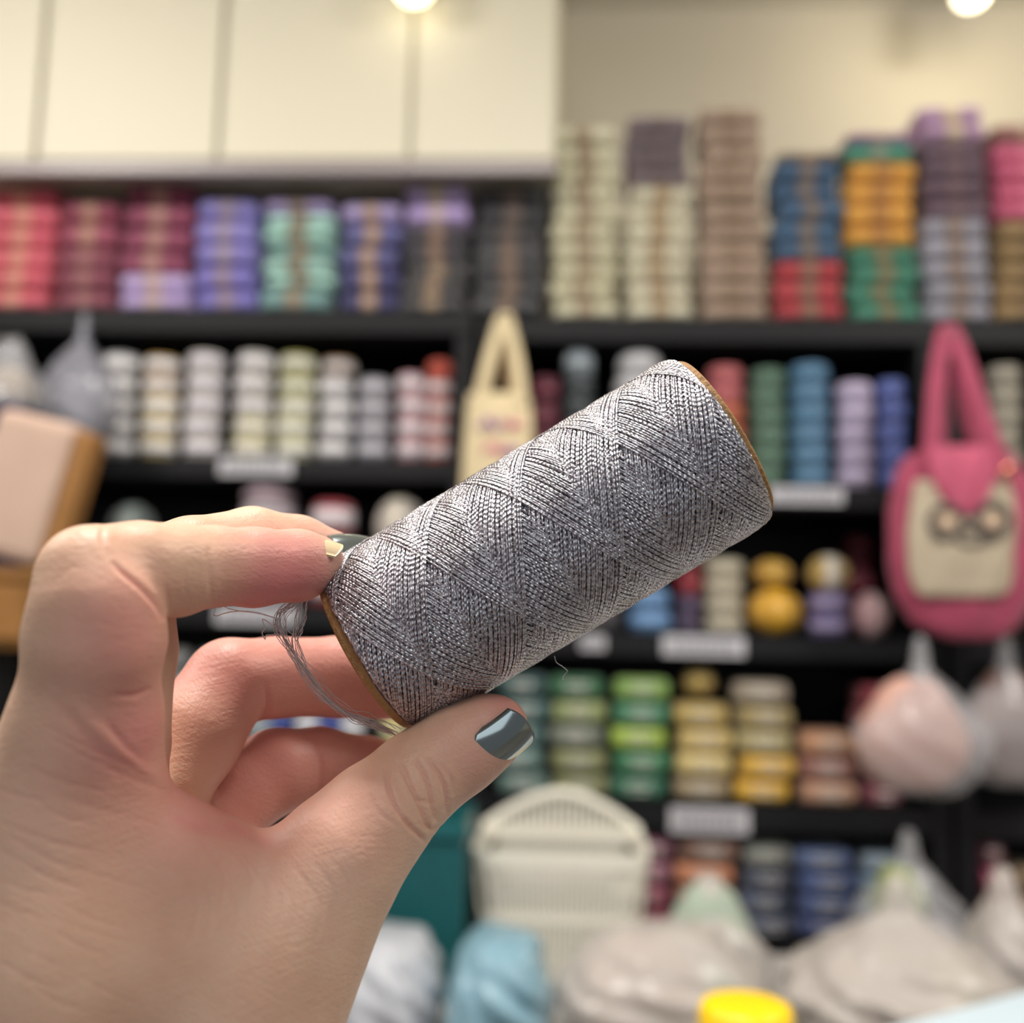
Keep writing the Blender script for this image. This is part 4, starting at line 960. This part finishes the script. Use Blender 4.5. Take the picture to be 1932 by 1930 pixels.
me_hand = mesh_np('hand_skin', to_world(HV2)-np.array(to_world(H(440, 1700, 19))), HF, True)
at = me_hand.attributes.new('flush_shade', 'FLOAT', 'POINT'); at.data.foreach_set('value', flush_shade.astype(np.float32))
def skin_material():
    m = bpy.data.materials.new('skin'); m.use_nodes = True; nt = m.node_tree; L = nt.links; b = nt.nodes['Principled BSDF']
    atn = nt.nodes.new('ShaderNodeAttribute'); atn.attribute_name = 'flush_shade'
    tc = nt.nodes.new('ShaderNodeTexCoord')
    nz = nt.nodes.new('ShaderNodeTexNoise'); nz.inputs['Scale'].default_value = 55; nz.inputs['Detail'].default_value = 4; L.new(tc.outputs['Object'], nz.inputs['Vector'])
    cr = nt.nodes.new('ShaderNodeValToRGB'); cr.color_ramp.elements[0].position = 0.3; cr.color_ramp.elements[1].position = 0.7
    cr.color_ramp.elements[0].color = (*lin((214, 170, 142)), 1); cr.color_ramp.elements[1].color = (*lin((231, 192, 164)), 1)
    L.new(nz.outputs['Fac'], cr.inputs[0])
    mx = nt.nodes.new('ShaderNodeMix'); mx.data_type = 'RGBA'; mx.inputs['B'].default_value = (*lin((222, 138, 134)), 1)
    L.new(atn.outputs['Fac'], mx.inputs['Factor']); L.new(cr.outputs[0], mx.inputs['A']); L.new(mx.outputs['Result'], b.inputs['Base Color'])
    b.inputs['Subsurface Weight'].default_value = 0.35; b.inputs['Subsurface Radius'].default_value = (1.0, 0.35, 0.18); b.inputs['Subsurface Scale'].default_value = 0.003
    b.inputs['Roughness'].default_value = 0.48; b.inputs['Specular IOR Level'].default_value = 0.42
    mp = nt.nodes.new('ShaderNodeMapping'); mp.inputs['Scale'].default_value = (1, 1, 1); mp.inputs['Rotation'].default_value = (0.3, 0.6, 0.2); L.new(tc.outputs['Object'], mp.inputs['Vector'])
    vo = nt.nodes.new('ShaderNodeTexVoronoi'); vo.feature = 'DISTANCE_TO_EDGE'; vo.inputs['Scale'].default_value = 1300
    nzw = nt.nodes.new('ShaderNodeTexNoise'); nzw.inputs['Scale'].default_value = 300; L.new(mp.outputs[0], nzw.inputs['Vector'])
    mpx = nt.nodes.new('ShaderNodeMapping'); mpx.inputs['Scale'].default_value = (1.0, 0.5, 0.4); L.new(mp.outputs[0], mpx.inputs['Vector'])
    L.new(mpx.outputs[0], vo.inputs['Vector'])
    sm = nt.nodes.new('ShaderNodeMath'); sm.operation = 'MINIMUM'; L.new(vo.outputs['Distance'], sm.inputs[0]); sm.inputs[1].default_value = 0.12
    ad = nt.nodes.new('ShaderNodeMath'); ad.operation = 'MULTIPLY_ADD'; L.new(nzw.outputs['Fac'], ad.inputs[0]); ad.inputs[1].default_value = 0.5; L.new(sm.outputs[0], ad.inputs[2])
    acc = ad.outputs[0]
    for rot_, scl_, wgt in (((0, 0.25, 0), (260, 260, 1500), 0.55), ((0, -0.55, 0), (300, 300, 1900), 0.4), ((0, 1.35, 0), (300, 300, 1700), 0.3)):
        m1 = nt.nodes.new('ShaderNodeMapping'); m1.vector_type = 'POINT'; m1.inputs['Rotation'].default_value = rot_; L.new(tc.outputs['Object'], m1.inputs['Vector'])
        m2 = nt.nodes.new('ShaderNodeMapping'); m2.inputs['Scale'].default_value = scl_; L.new(m1.outputs[0], m2.inputs['Vector'])
        n1 = nt.nodes.new('ShaderNodeTexNoise'); n1.inputs['Scale'].default_value = 1.0; n1.inputs['Detail'].default_value = 1; L.new(m2.outputs[0], n1.inputs['Vector'])
        a1 = nt.nodes.new('ShaderNodeMath'); a1.operation = 'MULTIPLY_ADD'; L.new(n1.outputs['Fac'], a1.inputs[0]); a1.inputs[1].default_value = wgt; L.new(acc, a1.inputs[2]); acc = a1.outputs[0]
    bp = nt.nodes.new('ShaderNodeBump'); bp.inputs['Strength'].default_value = 0.6; bp.inputs['Distance'].default_value = 0.00030
    L.new(acc, bp.inputs['Height']); L.new(bp.outputs['Normal'], b.inputs['Normal'])
    return m
M_skin = skin_material()
hand = thing('hand', 'left hand with teal chrome nails holding the silver spool between thumb and fingertips', 'hand', tuple(to_world(H(440, 1700, 19))))
HO = to_world(H(440, 1700, 19))
me_hand.materials.append(M_skin)
ho = bpy.data.objects.new('skin', me_hand); col.objects.link(ho); ho.parent = hand
# nails
def nail(centre, along, normal, length, width, curv, mat, label, thick=0.035, tipcurve=0.25, square=0.55):
    along = np.array(along, float); along /= np.linalg.norm(along)
    nrm = np.array(normal, float); nrm -= along*nrm.dot(along); nrm /= np.linalg.norm(nrm); side = np.cross(along, nrm)
    nu_, nv_ = 25, 21; top = []
    for i in range(nu_):
        s = i/(nu_-1)                                        # 0 cuticle .. 1 free edge
        for j in range(nv_):
            w = j/(nv_-1)*2-1
            sc0 = math.sqrt(max(0, 1-abs(w)**2.2))               # rounded cuticle
            s0 = 0.34*(1-sc0); s1 = 1-square*0.30*(abs(w)**2.4)
            ss = s0+(s1-s0)*s
            ang_ = w*curv; R_ = width/2/math.sin(curv)
            p = centre+along*(ss-0.5)*length+side*R_*math.sin(ang_)+nrm*(R_*(math.cos(ang_)-1)-tipcurve*length*(ss-0.45)**2)
            top.append(p)
    top = np.array(top); nn = nrm[None, :]*thick
    V = np.vstack([top, top-nn]); Fa = grid_faces(nu_, nv_); nT = nu_*nv_
    F = [tuple(map(int, f)) for f in Fa] + [tuple(int(v)+nT for v in f[::-1]) for f in Fa]
    bd = [(0, j) for j in range(nv_)]+[(i, nv_-1) for i in range(1, nu_)]+[(nu_-1, j) for j in range(nv_-2, -1, -1)]+[(i, 0) for i in range(nu_-2, 0, -1)]
    ids = [i*nv_+j for i, j in bd]
    for a_, b_ in zip(ids, ids[1:]+ids[:1]): F.append((b_, a_, a_+nT, b_+nT))
    o = link_world('fingernail', V, F, mat, hand, org=HO); o['label'] = label
    return o
M_chrome = new_mat('teal_chrome_polish', lin((165, 176, 176)), 0.14, 0.9)
M_nat = new_mat('natural_nail', lin((226, 200, 160)), 0.3, spec=0.6)
nail(H(921, 1360, 21.3)+0.98*np.array((0.42, 0.42, -0.80)), (0.80, -0.50, 0.20), (0.42, 0.42, -0.80), 1.30, 1.22, 0.85, M_chrome, 'teal grey chrome thumbnail')
nail(H(668, 1010, 22.55), (0.86, 0.05, 0.5), (0.10, -0.95, -0.30), 1.15, 1.1, 0.95, M_chrome, 'shiny teal fingernail of the middle finger')
nail(H(588, 1013, 20.92), (0.93, 0.10, 0.36), (0.08, -0.99, -0.02), 1.3, 0.86, 1.15, M_nat, 'pale natural fingernail of the index finger')
